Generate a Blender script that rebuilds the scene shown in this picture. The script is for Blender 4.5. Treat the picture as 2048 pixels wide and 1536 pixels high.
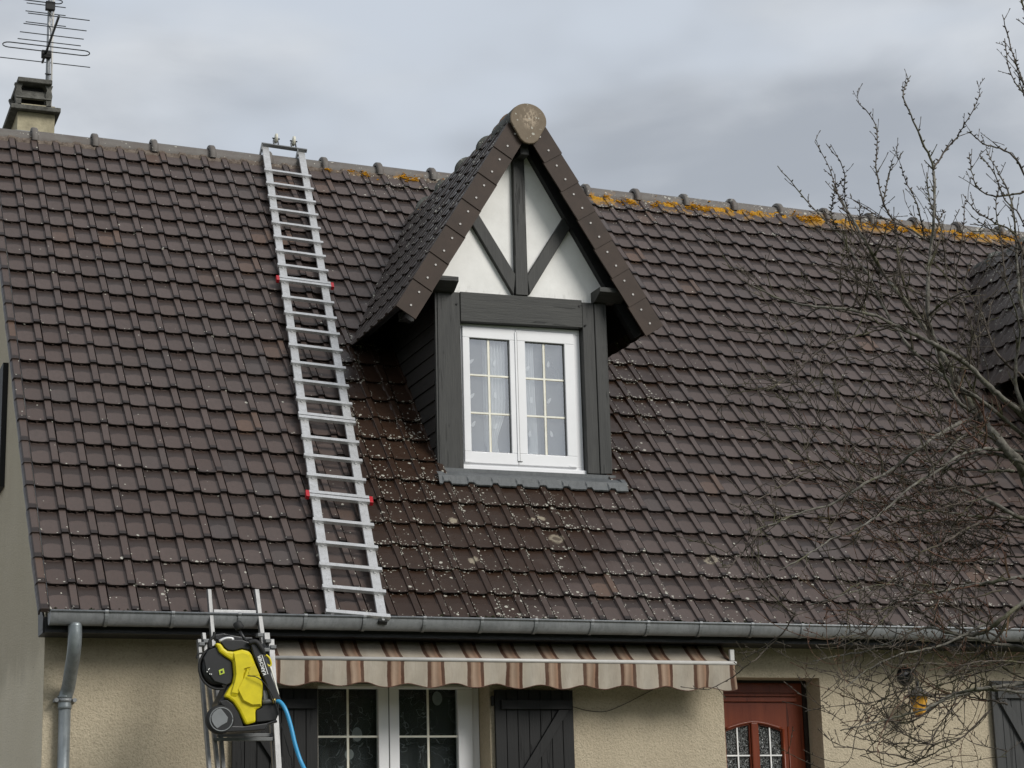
import bpy, bmesh, math, random
from mathutils import Vector, Matrix, noise as mnoise
R_ = math.radians
rnd = random.Random(7)
for o in list(bpy.data.objects): bpy.data.objects.remove(o)
SC = bpy.context.scene
COL = SC.collection

# ------------------------------------------------------------ camera
F = 4008.084
RC = ((0.93510103, -0.35340409, -0.02629834), (0.05928722, 0.22917237, -0.97157864), (0.34938672, 0.90696503, 0.23525167))
CAM = Vector((-2.1157, -15.2945, -1.9704))
cam = bpy.data.cameras.new('camera'); cam_o = bpy.data.objects.new('camera', cam); COL.objects.link(cam_o)
cam.sensor_width = 36; cam.lens = F / 2048 * 36; cam.clip_end = 2000; cam.clip_start = .1
cam_o.matrix_world = Matrix((
    (RC[0][0], -RC[1][0], -RC[2][0], CAM.x), (RC[0][1], -RC[1][1], -RC[2][1], CAM.y),
    (RC[0][2], -RC[1][2], -RC[2][2], CAM.z), (0, 0, 0, 1)))
SC.camera = cam_o

# ------------------------------------------------------------ light
SUN_AZ, SUN_EL = 32, 34        # sun stands behind the camera, to its right
sd = Vector((math.sin(R_(SUN_AZ)) * math.cos(R_(SUN_EL)), -math.cos(R_(SUN_AZ)) * math.cos(R_(SUN_EL)), math.sin(R_(SUN_EL))))
sun = bpy.data.lights.new('sun', 'SUN'); sun.energy = 1.75; sun.angle = R_(26); sun.color = (1, .97, .92)
sun_o = bpy.data.objects.new('sun', sun); COL.objects.link(sun_o)
sun_o.rotation_euler = (-sd).to_track_quat('-Z', 'Y').to_euler()
SC.view_settings.view_transform = 'Standard'; SC.view_settings.look = 'None'
SC.view_settings.exposure = 0.60; SC.view_settings.gamma = 1; SC.view_settings.use_curve_mapping = False

# ------------------------------------------------------------ node helper
class NT:
    def __init__(s, tree): s.t = tree; s.n = tree.nodes; s.l = tree.links
    def node(s, typ, **kw):
        nd = s.n.new(typ)
        for k, v in kw.items(): setattr(nd, k, v)
        return nd
    def put(s, sock, v):
        if v is None: return
        if hasattr(v, 'is_output') or isinstance(v, bpy.types.NodeSocket): s.l.new(v, sock)
        else:
            if isinstance(v, (tuple, list)) and len(v) == 3 and sock.type == 'RGBA': v = (*v, 1)
            sock.default_value = v
    def math(s, op, a, b=None, c=None, clamp=False):
        nd = s.node('ShaderNodeMath', operation=op, use_clamp=clamp)
        for i, v in enumerate((a, b, c)): s.put(nd.inputs[i], v)
        return nd.outputs[0]
    def vmath(s, op, a, b=None, scale=None):
        nd = s.node('ShaderNodeVectorMath', operation=op)
        s.put(nd.inputs[0], a)
        if b is not None: s.put(nd.inputs[1], b)
        if scale is not None: s.put(nd.inputs[3], scale)
        return nd.outputs[0]
    def sep(s, v):
        nd = s.node('ShaderNodeSeparateXYZ'); s.put(nd.inputs[0], v); return nd.outputs
    def comb(s, x, y, z):
        nd = s.node('ShaderNodeCombineXYZ')
        for i, v in enumerate((x, y, z)): s.put(nd.inputs[i], v)
        return nd.outputs[0]
    def noise(s, vec, scale, detail=3, rough=.55, dist=0, out=0):
        nd = s.node('ShaderNodeTexNoise'); s.put(nd.inputs['Vector'], vec); nd.inputs['Scale'].default_value = scale
        nd.inputs['Detail'].default_value = detail; nd.inputs['Roughness'].default_value = rough; nd.inputs['Distortion'].default_value = dist
        return nd.outputs[out]
    def vor(s, vec, scale, feature='F1', out='Distance', rand=1):
        nd = s.node('ShaderNodeTexVoronoi', feature=feature); s.put(nd.inputs['Vector'], vec); nd.inputs['Scale'].default_value = scale
        nd.inputs['Randomness'].default_value = rand
        return nd.outputs[out]
    def white(s, vec, out='Value'):
        nd = s.node('ShaderNodeTexWhiteNoise', noise_dimensions='3D'); s.put(nd.inputs['Vector'], vec); return nd.outputs[out]
    def step(s, v, a, b):   # smooth ramp a->0, b->1
        nd = s.node('ShaderNodeMapRange', interpolation_type='SMOOTHSTEP'); s.put(nd.inputs[0], v)
        s.put(nd.inputs[1], a); s.put(nd.inputs[2], b); nd.inputs[3].default_value = 0; nd.inputs[4].default_value = 1
        return nd.outputs[0]
    def rng(s, v, a, b, c, d):
        nd = s.node('ShaderNodeMapRange'); s.put(nd.inputs[0], v)
        for i, q in enumerate((a, b, c, d)): nd.inputs[i + 1].default_value = q
        return nd.outputs[0]
    def mix(s, f, a, b, mode='MIX'):
        nd = s.node('ShaderNodeMix', data_type='RGBA', blend_type=mode); s.put(nd.inputs[0], f)
        s.put(nd.inputs[6], a); s.put(nd.inputs[7], b); return nd.outputs[2]
    def mul(s, a, b): return s.math('MULTIPLY', a, b)
    def add(s, a, b): return s.math('ADD', a, b)
    def bump(s, h, strength=.5, dist=.01):
        nd = s.node('ShaderNodeBump'); s.put(nd.inputs['Height'], h); nd.inputs['Strength'].default_value = strength; nd.inputs['Distance'].default_value = dist
        return nd.outputs[0]
    def pos(s): return s.node('ShaderNodeNewGeometry').outputs['Position']
    def obj(s): return s.node('ShaderNodeTexCoord').outputs['Object']

def new_mat(name):
    m = bpy.data.materials.new(name); m.use_nodes = True; t = NT(m.node_tree)
    b = m.node_tree.nodes['Principled BSDF']
    return m, t, b
def setb(t, b, color=None, rough=None, metal=None, spec=None, normal=None, **kw):
    if color is not None: t.put(b.inputs['Base Color'], color)
    if rough is not None: t.put(b.inputs['Roughness'], rough)
    if metal is not None: t.put(b.inputs['Metallic'], metal)
    if spec is not None: t.put(b.inputs['Specular IOR Level'], spec)
    if normal is not None: t.put(b.inputs['Normal'], normal)

# ------------------------------------------------------------ world
w = bpy.data.worlds.new('World'); SC.world = w; w.use_nodes = True
t = NT(w.node_tree); bg = w.node_tree.nodes['Background']
sky = t.node('ShaderNodeTexSky'); sky.sky_type = 'NISHITA'; sky.sun_disc = False
sky.sun_elevation = R_(SUN_EL); sky.sun_rotation = R_(180 - SUN_AZ)
d = t.node('ShaderNodeTexCoord').outputs['Generated']
dx, dy, dz = t.sep(d)
st_ = t.vmath('MULTIPLY', d, (1.0, 1.0, 2.2))
n1 = t.noise(t.vmath('ADD', st_, (3.85, 7.58, -1.89)), 3.6, 4, .5, .4)
n2 = t.noise(t.vmath('ADD', st_, (5.1, 1.7, .3)), 8.5, 6, .62, .3)
nn = t.add(t.mul(n1, .83), t.mul(n2, .17))
c1 = t.mix(t.step(nn, .36, .64), (2.7, 2.87, 3.12), (5.1, 5.25, 5.4))
c1 = t.mix(t.step(t.noise(t.vmath('ADD', st_, (5.42, -1.0, 1.0)), 5.0, 3, .5, 0), .45, .68), c1, (4.1, 4.42, 4.85))
c = t.mix(.9, sky.outputs[0], c1)
t.put(bg.inputs[0], c); bg.inputs[1].default_value = .1

# ------------------------------------------------------------ camera-space measuring (places real 3D points)
def ray(x, y):
    a, b = (x - 1024) / F, (y - 768) / F
    return Vector([RC[0][i] * a + RC[1][i] * b + RC[2][i] for i in range(3)])
def atY(x, y, Y):
    r = ray(x, y); return CAM + r * ((Y - CAM.y) / r.y)
def atZ(x, y, Z):
    r = ray(x, y); return CAM + r * ((Z - CAM.z) / r.z)
K = .228 / .21
G = 0.286836981 * K; W = .228
TH = 0.82529541
ct, st = math.cos(TH), math.sin(TH)
def RP(x, s, h=0): return Vector((x, s * ct - h * st, s * st + h * ct))
def roofpt(x, y, h=0):
    r = ray(x, y); n = Vector((0, -st, ct)); p = CAM + r * ((h - n.dot(CAM)) / n.dot(r))
    return p.x, p.y * ct + p.z * st
def proj(p):
    q = Vector(p) - CAM; c = [sum(RC[i][k] * q[k] for k in range(3)) for i in range(3)]
    return 1024 + F * c[0] / c[2], 768 + F * c[1] / c[2], c[2]

# ------------------------------------------------------------ mesh helper
ORG = {}
def world_org(o): return ORG.get(o.name, Vector((0, 0, 0)))
def tag(o, label=None, cat=None, group=None, kind=None):
    if label: o['label'] = label
    if cat: o['category'] = cat
    if group: o['group'] = group
    if kind: o['kind'] = kind
    return o
def empty(name, loc, label=None, cat=None, group=None, parent=None, kind=None):
    o = bpy.data.objects.new(name, None); COL.objects.link(o); loc = Vector(loc)
    if parent: o.parent = parent; o.location = loc - world_org(parent)
    else: o.location = loc
    o.empty_display_size = .1
    ORG[o.name] = loc
    return tag(o, label, cat, group, kind)
class MB:
    def __init__(s): s.v = []; s.f = []
    def add(s, vs, fs):
        k = len(s.v); s.v += [Vector(v) for v in vs]; s.f += [[i + k for i in f] for f in fs]; return s
    def box(s, x0, x1, y0, y1, z0, z1):
        return s.add([(x0, y0, z0), (x1, y0, z0), (x1, y1, z0), (x0, y1, z0), (x0, y0, z1), (x1, y0, z1), (x1, y1, z1), (x0, y1, z1)],
                     [(3, 2, 1, 0), (4, 5, 6, 7), (0, 1, 5, 4), (1, 2, 6, 5), (2, 3, 7, 6), (3, 0, 4, 7)])
    def obox(s, O, U, V, N):    # box from corner O with edge vectors
        O, U, V, N = map(Vector, (O, U, V, N)); P = [O, O + U, O + U + V, O + V]; P += [p + N for p in P]
        fs = [(3, 2, 1, 0), (4, 5, 6, 7), (0, 1, 5, 4), (1, 2, 6, 5), (2, 3, 7, 6), (3, 0, 4, 7)]
        if U.cross(V).dot(N) < 0: fs = [f[::-1] for f in fs]
        return s.add(P, fs)
    def bar(s, a, b, w, h, up=(0, 0, 1)):
        a, b, up = Vector(a), Vector(b), Vector(up); d = (b - a); u = d.cross(up).normalized() * w; v = u.cross(d).normalized() * h
        return s.obox(a - u / 2 - v / 2, d, u, v)
    def prism(s, poly, depth):  # poly: 3D points in a plane, depth: vector
        poly = [Vector(p) for p in poly]; depth = Vector(depth); n = len(poly)
        nr = Vector((0, 0, 0))
        for i in range(n): nr += poly[i].cross(poly[(i + 1) % n])
        if nr.dot(depth) > 0: poly = poly[::-1]
        vs = poly + [p + depth for p in poly]
        fs = [tuple(range(n)), tuple(range(2 * n - 1, n - 1, -1))] + [(i, n + i, n + (i + 1) % n, (i + 1) % n) for i in range(n)]
        return s.add(vs, fs)
    def tube(s, pts, r, n=8, cap=True, flat=None):
        pts = [Vector(p) for p in pts]; m = len(pts)
        rr = r if isinstance(r, (list, tuple)) else [r] * m
        d0 = (pts[1] - pts[0]).normalized(); u = d0.cross(Vector((0, 0, 1)) if abs(d0.z) < .9 else Vector((1, 0, 0))).normalized()
        rings = []
        for i, p in enumerate(pts):
            d = (pts[min(i + 1, m - 1)] - pts[max(i - 1, 0)]).normalized()
            u = (u - d * u.dot(d)).normalized(); v = d.cross(u)
            rings.append([p + (u * math.cos(a) + v * math.sin(a)) * rr[i] for a in [2 * math.pi * k / n for k in range(n)]])
        vs = [q for ring in rings for q in ring]; fs = []
        for i in range(m - 1):
            for k in range(n): fs.append((i * n + k, i * n + (k + 1) % n, (i + 1) * n + (k + 1) % n, (i + 1) * n + k))
        if cap: fs += [tuple(range(n))[::-1], tuple(range((m - 1) * n, m * n))]
        return s.add(vs, fs)
    def disc(s, c, axis, r, h, n=20):
        axis = Vector(axis).normalized(); c = Vector(c); return s.tube([c, c + axis * h], r, n)
    def lathe(s, c, axis, prof, n=20):  # prof [(r, h)]
        axis = Vector(axis).normalized(); u = axis.cross(Vector((0, 0, 1)) if abs(axis.z) < .9 else Vector((1, 0, 0))).normalized(); v = axis.cross(u); c = Vector(c)
        vs = [c + axis * h + (u * math.cos(a) + v * math.sin(a)) * r for r, h in prof for a in [2 * math.pi * k / n for k in range(n)]]
        fs = [(i * n + k, i * n + (k + 1) % n, (i + 1) * n + (k + 1) % n, (i + 1) * n + k) for i in range(len(prof) - 1) for k in range(n)]
        fs += [tuple(range(n))[::-1], tuple(range((len(prof) - 1) * n, len(prof) * n))]
        return s.add(vs, fs)
    def panel(s, O, U, V, N, uc, vc, holes, th):
        """slab with front face at O (normal N, unit vectors) and thickness th backwards; holes: (u0,u1,v0,v1)"""
        O, U, V, N = map(Vector, (O, U, V, N))
        P = lambda u, v, d: O + U * u + V * v - N * d
        def solid(i, j):
            if i < 0 or j < 0 or i >= len(uc) - 1 or j >= len(vc) - 1: return False
            u, v = (uc[i] + uc[i + 1]) / 2, (vc[j] + vc[j + 1]) / 2
            return not any(a < u < b and c_ < v < d_ for a, b, c_, d_ in holes)
        flip = U.cross(V).dot(N) < 0
        def q(pts): s.add(pts[::-1] if flip else pts, [(0, 1, 2, 3)])
        for i in range(len(uc) - 1):
            for j in range(len(vc) - 1):
                if not solid(i, j): continue
                a, b, c_, d_ = uc[i], uc[i + 1], vc[j], vc[j + 1]
                q([P(a, c_, 0), P(b, c_, 0), P(b, d_, 0), P(a, d_, 0)]); q([P(a, d_, th), P(b, d_, th), P(b, c_, th), P(a, c_, th)])
                if not solid(i - 1, j): q([P(a, c_, th), P(a, c_, 0), P(a, d_, 0), P(a, d_, th)])
                if not solid(i + 1, j): q([P(b, c_, 0), P(b, c_, th), P(b, d_, th), P(b, d_, 0)])
                if not solid(i, j - 1): q([P(a, c_, th), P(b, c_, th), P(b, c_, 0), P(a, c_, 0)])
                if not solid(i, j + 1): q([P(a, d_, 0), P(b, d_, 0), P(b, d_, th), P(a, d_, th)])
        return s
    def mesh(s, name, org=Vector((0, 0, 0)), smooth=False):
        me = bpy.data.meshes.new(name); me.from_pydata([tuple(v - org) for v in s.v], [], s.f); me.update()
        if smooth: me.polygons.foreach_set('use_smooth', [True] * len(me.polygons))
        return me
    def build(s, name, mat, parent=None, smooth=False, bevel=0, loc=None, **tg):
        org = world_org(parent) if parent else Vector(loc if loc is not None else (0, 0, 0))
        me = s.mesh(name, org, smooth); me.materials.append(mat)
        o = bpy.data.objects.new(name, me); COL.objects.link(o)
        if parent: o.parent = parent
        else: o.location = org
        ORG[o.name] = org
        if bevel:
            b = o.modifiers.new('bevel', 'BEVEL'); b.width = bevel; b.segments = 2; b.limit_method = 'ANGLE'; b.angle_limit = R_(35)
            b.harden_normals = False
        if smooth == 'auto':
            pass
        return tag(o, **tg)
def place(name, me, M, parent, **tg):   # object sharing mesh data; M world matrix
    o = bpy.data.objects.new(name, me); COL.objects.link(o); o.parent = parent
    M = M.copy(); M.translation = M.translation - world_org(parent); o.matrix_local = M
    ORG[o.name] = M.translation + world_org(parent)
    return tag(o, **tg)
def frame(O, X, S, N):
    return Matrix(((X[0], S[0], N[0], O[0]), (X[1], S[1], N[1], O[1]), (X[2], S[2], N[2], O[2]), (0, 0, 0, 1)))
def spline(pts, n=6):
    pts = [Vector(p) for p in pts]
    if len(pts) < 3: return [pts[0].lerp(pts[-1], i / n) for i in range(n + 1)]
    P = [pts[0] * 2 - pts[1]] + pts + [pts[-1] * 2 - pts[-2]]; out = []
    for i in range(1, len(P) - 2):
        for k in range(n):
            u = k / n; a, b, c, d = P[i - 1:i + 3]
            out.append(.5 * ((2 * b) + (c - a) * u + (2 * a - 5 * b + 4 * c - d) * u * u + (3 * b - a - 3 * c + d) * u ** 3))
    return out + [pts[-1]]

# ------------------------------------------------------------ materials
def simple(name, color, rough=.6, metal=0, spec=.5, var=.12, scale=8, bump=0, bscale=60, bdist=.004):
    m, t, b = new_mat(name); p = t.pos()
    n = t.noise(p, scale, 4, .6)
    col = t.mix(t.rng(n, .3, .7, 0, 1), tuple(c * (1 - var) for c in color), tuple(min(1, c * (1 + var)) for c in color))
    setb(t, b, col, rough, metal, spec)
    if bump: setb(t, b, normal=t.bump(t.noise(p, bscale, 3, .6), bump, bdist))
    return m

def roof_coords(t):
    p = t.pos(); x, y, z = t.sep(p)
    s = t.add(t.mul(y, ct), t.mul(z, st))
    return p, x, y, z, s
def lichen(t, p, dens, col, thr=.42):
    """pale crusty spots; dens = socket 0..1"""
    v = t.node('ShaderNodeTexVoronoi', feature='F1'); t.put(v.inputs['Vector'], t.vmath('ADD', p, t.vmath('SCALE', t.noise(p, 30, 2, .6, 0, 1), None, .02)))
    v.inputs['Scale'].default_value = 26
    rr = t.white(t.vmath('SCALE', v.outputs['Position'], None, 1.0))
    size = t.mul(t.step(rr, t.math('SUBTRACT', 1.0, dens), 1.0), thr)
    spot1 = t.step(t.math('SUBTRACT', size, v.outputs['Distance']), 0, .05)
    v2 = t.node('ShaderNodeTexVoronoi', feature='F1'); t.put(v2.inputs['Vector'], t.vmath('ADD', p, t.vmath('SCALE', t.noise(p, 55, 2, .6, 0, 1), None, .012)))
    v2.inputs['Scale'].default_value = 75
    r2 = t.white(v2.outputs['Position'])
    spot2 = t.step(t.math('SUBTRACT', t.mul(t.step(r2, t.math('SUBTRACT', 1.0, t.mul(dens, .8)), 1.0), .62), v2.outputs['Distance']), 0, .06)
    sp = t.math('MAXIMUM', spot1, spot2)
    sp = t.mul(sp, t.rng(t.noise(p, 160, 2, .6), .3, .6, .45, 1))
    return t.mix(sp, col, t.mix(t.noise(p, 12, 2), (.56, .53, .45), (.36, .36, .31))), sp

ROSETTES = [(*roofpt(1551, 771), .055, 1), (*roofpt(1112, 1080), .085, 1), (*roofpt(905, 1046), .05, 0), (*roofpt(1422, 1123), .075, 1), (*roofpt(1578, 926), .035, 0), (*roofpt(1082, 1040), .04, 0), (*roofpt(1064, 1045), .03, 0), (*roofpt(946, 1125), .05, 0)]
def tile_mat(name, kind):
    m, t, b = new_mat(name); p, x, y, z, s = roof_coords(t)
    cell = t.comb(t.math('FLOOR', t.math('DIVIDE', x, W)), t.math('FLOOR', t.math('DIVIDE', t.add(s, .012), G)), 0.5)
    wv = t.white(cell); wc = t.sep(t.white(cell, 'Color'))
    base = t.mix(t.rng(wv, 0, 1, 0, 1), (.066, .0435, .035), (.085, .0595, .050))
    base = t.mix(t.mul(t.step(wc[1], .955, .985), .6), base, (.13, .07, .038))
    base = t.mix(t.mul(t.step(wc[2], .93, .99), .5), base, (.055, .05, .048))
    big = t.noise(p, 1.1, 3, .5)
    base = t.mix(t.rng(big, .3, .7, 0, .35), base, (.070, .056, .050))
    fine = t.noise(t.vmath('MULTIPLY', p, (1, .7, .7)), 26, 4, .7)
    base = t.mix(t.rng(fine, .35, .7, 0, .35), base, (.055, .046, .043))
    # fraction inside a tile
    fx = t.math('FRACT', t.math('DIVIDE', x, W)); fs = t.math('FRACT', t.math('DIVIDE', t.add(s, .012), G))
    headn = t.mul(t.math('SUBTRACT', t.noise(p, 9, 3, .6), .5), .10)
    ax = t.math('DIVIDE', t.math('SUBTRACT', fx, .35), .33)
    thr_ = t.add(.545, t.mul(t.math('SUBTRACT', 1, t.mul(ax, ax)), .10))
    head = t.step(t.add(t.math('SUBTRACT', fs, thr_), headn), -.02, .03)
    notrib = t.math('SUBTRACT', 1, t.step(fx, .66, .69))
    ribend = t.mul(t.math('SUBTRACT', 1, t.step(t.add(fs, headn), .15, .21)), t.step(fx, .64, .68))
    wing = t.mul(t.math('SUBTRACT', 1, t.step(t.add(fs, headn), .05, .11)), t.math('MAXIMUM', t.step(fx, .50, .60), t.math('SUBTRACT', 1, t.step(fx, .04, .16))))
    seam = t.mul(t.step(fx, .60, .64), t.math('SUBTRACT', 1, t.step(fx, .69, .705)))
    shade_grime = t.math('MAXIMUM', t.math('MAXIMUM', t.mul(t.mul(head, notrib), .62), t.mul(seam, .75)), t.math('MAXIMUM', t.mul(ribend, .85), t.math('MAXIMUM', t.mul(wing, .75), t.mul(t.step(fx, .945, .965), .8))))  # occlusion shade and dirt painted at pan heads, rib sides and rib ends
    base = t.mix(t.mul(shade_grime, 1.0 if kind == 'main' else 0.0), base, (.014, .0095, .008))
    rough = .42
    if kind == 'main':
        # grime on the uncleaned part between the roof ladder and the dormer
        wob = t.math('SUBTRACT', t.noise(p, 1.6, 3, .6), .5)
        lx = t.add(2.60, t.mul(s, .101))
        left = t.step(t.math('SUBTRACT', x, t.add(lx, t.mul(wob, .25))), -.02, .08)
        rx = t.add(4.45, t.mul(s, .62))
        right = t.step(t.math('SUBTRACT', t.add(rx, t.mul(wob, 2.2)), x), -.1, .7)
        top = t.math('SUBTRACT', 1, t.step(t.add(s, t.mul(wob, .8)), 3.9, 4.7))
        wet = t.mul(t.mul(left, right), top)
        wetc = t.mix(t.noise(p, 5, 3, .6), (.018, .0092, .0055), (.038, .0195, .011))
        wetc = t.mix(t.rng(wv, .2, 1, 0, .45), wetc, (.036, .021, .014))
        base = t.mix(t.mul(wet, .96), base, wetc)
        eave = t.math('SUBTRACT', 1, t.step(t.add(s, t.mul(wob, 1.0)), .35, 1.5))
        top2 = t.mul(t.step(s, 6.7, 7.7), t.step(x, 3.3, 4.6))
        edge = t.math('MAXIMUM', t.math('SUBTRACT', 1, t.step(fs, .05, .30)), t.math('MAXIMUM', t.step(fx, .86, .98), t.math('SUBTRACT', 1, t.step(fx, .03, .16))))
        patch = t.step(t.noise(p, 2.3, 3, .6), .42, .66)
        dens = t.mul(t.math('MAXIMUM', t.math('MAXIMUM', t.mul(wet, 1.0), t.mul(t.mul(eave, t.add(.25, t.mul(t.step(x, 1.5, 3.5), .75))), .65)), t.math('MAXIMUM', t.mul(top2, .55), .035)),
                     t.add(t.mul(t.mul(edge, t.add(.35, patch)), .6), t.mul(patch, .13)))
        dens = t.math('MINIMUM', t.mul(dens, .9), .7)
        rough = t.rng(wet, 0, 1, .42, .33)
    elif kind == 'dormer':
        dens = t.mul(t.add(.05, t.mul(t.step(z, 3.0, 4.8), .25)), t.step(t.noise(p, 3.5, 3, .6), .38, .6))
        base = t.mix(.75, base, (.034, .024, .019))
    base, sp = lichen(t, p, dens, base)
    if kind == 'main':
        wob2 = t.mul(t.math('SUBTRACT', t.noise(p, 26, 4, .75), .5), .11)
        for (qx, qs, qr, ring) in ROSETTES:
            a_ = t.math('SUBTRACT', x, qx); b2 = t.mul(t.math('SUBTRACT', s, qs), 1.0)
            r = t.add(t.math('SQRT', t.add(t.mul(a_, a_), t.mul(b2, b2))), wob2)
            m1_ = t.math('SUBTRACT', 1, t.step(r, qr * .55, qr * .95))
            if ring: m1_ = t.mul(m1_, t.add(.25, t.mul(t.step(r, qr * .35, qr * .6), .75)))
            base = t.mix(t.mul(m1_, .85), base, t.mix(t.noise(p, 30, 3), (.36, .31, .23), (.22, .19, .14)))
    # orange lichen close under the ridge
    on = t.noise(p, 4.2, 5, .72)
    if kind == 'main':
        om = t.mul(t.step(s, 7.44, 7.62), t.step(x, 4.0, 5.4))
        thr = t.math('SUBTRACT', .60, t.mul(t.step(x, 4.5, 10), .11))
        om = t.mul(om, t.step(t.math('SUBTRACT', on, thr), 0, .05))
    else:
        om = t.mul(t.step(z, 3.9, 4.3), t.step(t.math('SUBTRACT', on, .66), 0, .04))
    base = t.mix(om, base, t.mix(t.noise(p, 40, 2), (.42, .20, .012), (.20, .12, .02)))
    h = t.add(t.mul(t.noise(p, 240, 2, .6), .3), t.add(t.mul(fine, .5), t.mul(sp, .8)))
    setb(t, b, base, t.add(rough, t.rng(fine, .3, .7, -.06, .12)), 0, .38, t.bump(h, .35, .004))
    return m
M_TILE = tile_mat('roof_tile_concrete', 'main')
M_DTILE = tile_mat('dormer_tile_concrete', 'dormer')

def ridge_mat():
    m, t, b = new_mat('ridge_tile_concrete'); p, x, y, z, s = roof_coords(t)
    n = t.noise(p, 7, 4, .6)
    base = t.mix(t.rng(n, .3, .7, 0, 1), (.105, .088, .078), (.135, .125, .112))
    base = t.mix(t.mul(t.step(z, 5.78, 5.95), .5), base, (.14, .145, .14))
    dens = t.mul(t.add(.04, t.mul(t.step(x, 3.0, 7.5), .34)), t.step(t.noise(p, 3, 3, .6), .36, .6))
    base, sp = lichen(t, p, dens, base, .5)
    low = t.math('SUBTRACT', 1, t.step(z, 5.68, 5.80))
    om = t.mul(t.mul(low, t.step(x, 3.6, 6.5)), t.step(t.math('SUBTRACT', t.noise(p, 4.2, 5, .72), .53), 0, .05))
    base = t.mix(om, base, t.mix(t.noise(p, 40, 2), (.45, .21, .012), (.25, .13, .015)))
    setb(t, b, base, .6, 0, .4, t.bump(t.add(t.noise(p, 90, 3, .7), sp), .35, .006))
    return m
M_RIDGE = ridge_mat()
def mortar_mat():
    m, t, b = new_mat('ridge_mortar'); p, x, y, z, s = roof_coords(t)
    base = t.mix(t.rng(t.noise(p, 14, 5, .7), .3, .7, 0, 1), (.075, .055, .042), (.20, .165, .135))
    base, sp = lichen(t, p, t.mul(t.step(x, 2.5, 5), .35), base, .5)
    om = t.mul(t.step(x, 3.2, 5.5), t.step(t.math('SUBTRACT', t.noise(p, 4.2, 5, .72), t.math('SUBTRACT', .545, t.mul(t.step(x, 4.5, 10), .09))), 0, .04))
    base = t.mix(om, base, t.mix(t.rng(t.noise(p, 35, 3, .6), .35, .65, 0, 1), (.55, .26, .012), (.26, .15, .02)))
    setb(t, b, base, .9, 0, .2, t.bump(t.noise(p, 70, 4, .7), .8, .012))
    return m
M_MORTAR = mortar_mat()

def render_mat(name, c0, c1, sc=1.0, strk=.2):
    """sprayed roughcast render"""
    m, t, b = new_mat(name); p = t.pos(); x, y, z = t.sep(p)
    n = t.noise(p, 1.3, 4, .6)
    base = t.mix(t.rng(n, .3, .7, 0, 1), c0, c1)
    g = t.noise(p, 62 * sc, 4, .7); g2 = t.noise(p, 26 * sc, 3, .6)
    base = t.mix(t.rng(g, .3, .55, .4, 0), base, tuple(c * .6 for c in c0))
    streak = t.noise(t.vmath('MULTIPLY', p, (1, 1, .12)), 9, 3, .6)
    base = t.mix(t.rng(streak, .5, .75, 0, strk), base, tuple(c * .72 for c in c0))
    base = t.mix(t.mul(t.step(t.noise(p, 48, 3, .65), .56, .66), .34), base, tuple(c * .5 for c in c0))
    spots = t.step(t.noise(p, 18, 3, .7), .68, .74)
    base = t.mix(t.mul(spots, .5), base, (.16, .13, .09))
    # darker, browner band under the eaves, irregular lower edge
    eave_band = t.step(t.add(z, t.mul(t.math('SUBTRACT', t.noise(p, 2.2, 4, .7), .5), .5)), -.46, -.12)
    base = t.mix(t.mul(eave_band, .35), base, (.17, .14, .09))
    setb(t, b, base, .92, 0, .2, t.bump(t.add(t.mul(g, 1.0), t.mul(g2, .5)), 1.0, .014))
    return m
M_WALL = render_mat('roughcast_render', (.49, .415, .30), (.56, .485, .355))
M_GABLE_LIT = render_mat('gable_render_lit', (.66, .59, .45), (.72, .65, .51), 1.0, .06)  # front wall render, colour brightened to stand in for light on the gable
def plaster_mat():
    m, t, b = new_mat('white_plaster'); p = t.pos()
    n = t.noise(p, 5, 5, .65)
    base = t.mix(t.rng(n, .35, .75, 0, 1), (.88, .87, .84), (.78, .77, .74))
    x, y, z = t.sep(p)
    low = t.mul(t.math('SUBTRACT', 1, t.step(z, 3.2, 3.34)), t.step(t.noise(t.vmath('MULTIPLY', p, (1, 1, .4)), 14, 4, .7), .52, .7))
    base = t.mix(t.mul(low, .5), base, (.36, .36, .33))
    setb(t, b, base, .85, 0, .3, t.bump(t.noise(p, 60, 3, .6), .2, .004)); return m
M_PLASTER = plaster_mat()
def wood_mat(name, a, b_, axis, rough=.55, knots=True, bumpd=.004):
    """painted weathered wood with the grain along axis 0/1/2"""
    m, t, b = new_mat(name); p = t.pos()
    sc = [1.0, 1.0, 1.0]; sc[axis] = .05
    q = t.vmath('MULTIPLY', p, tuple(sc))
    g = t.noise(q, 95, 4, .65, .3); g2 = t.noise(q, 22, 3, .6, .6)
    base = t.mix(t.rng(t.add(t.mul(g, .35), t.add(t.mul(g2, .3), t.mul(t.noise(t.vmath('MULTIPLY', p, tuple(min(1.0, c * 6) for c in sc)), 5, 4, .7), .35))), .36, .64, 0, 1), a, b_)
    crack = t.step(t.noise(q, 42, 2, .5), .66, .70)
    base = t.mix(t.mul(crack, .7), base, tuple(c * .3 for c in a))
    if knots:
        sk = [1.0, 1.0, 1.0]; sk[axis] = .5
        kn = t.math('SUBTRACT', 1, t.step(t.vor(t.vmath('MULTIPLY', p, tuple(sk)), 4.5), .035, .075))
        base = t.mix(t.mul(kn, .75), base, tuple(c * .25 for c in a))
    setb(t, b, base, rough, 0, .35, t.bump(t.add(g, t.mul(crack, -1.5)), .5, bumpd)); return m
M_BEAM_V = wood_mat('weathered_beam_upright', (.023, .0235, .022), (.050, .050, .046), 2)
M_BEAM_H = wood_mat('weathered_beam_level', (.021, .022, .020), (.047, .047, .042), 0)
M_DARKWOOD = wood_mat('dark_soffit_wood', (.010, .010, .011), (.022, .021, .021), 1, .5, False)
M_CHEEK = wood_mat('dark_cheek_board', (.014, .013, .012), (.030, .026, .022), 1, .6, False)
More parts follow.
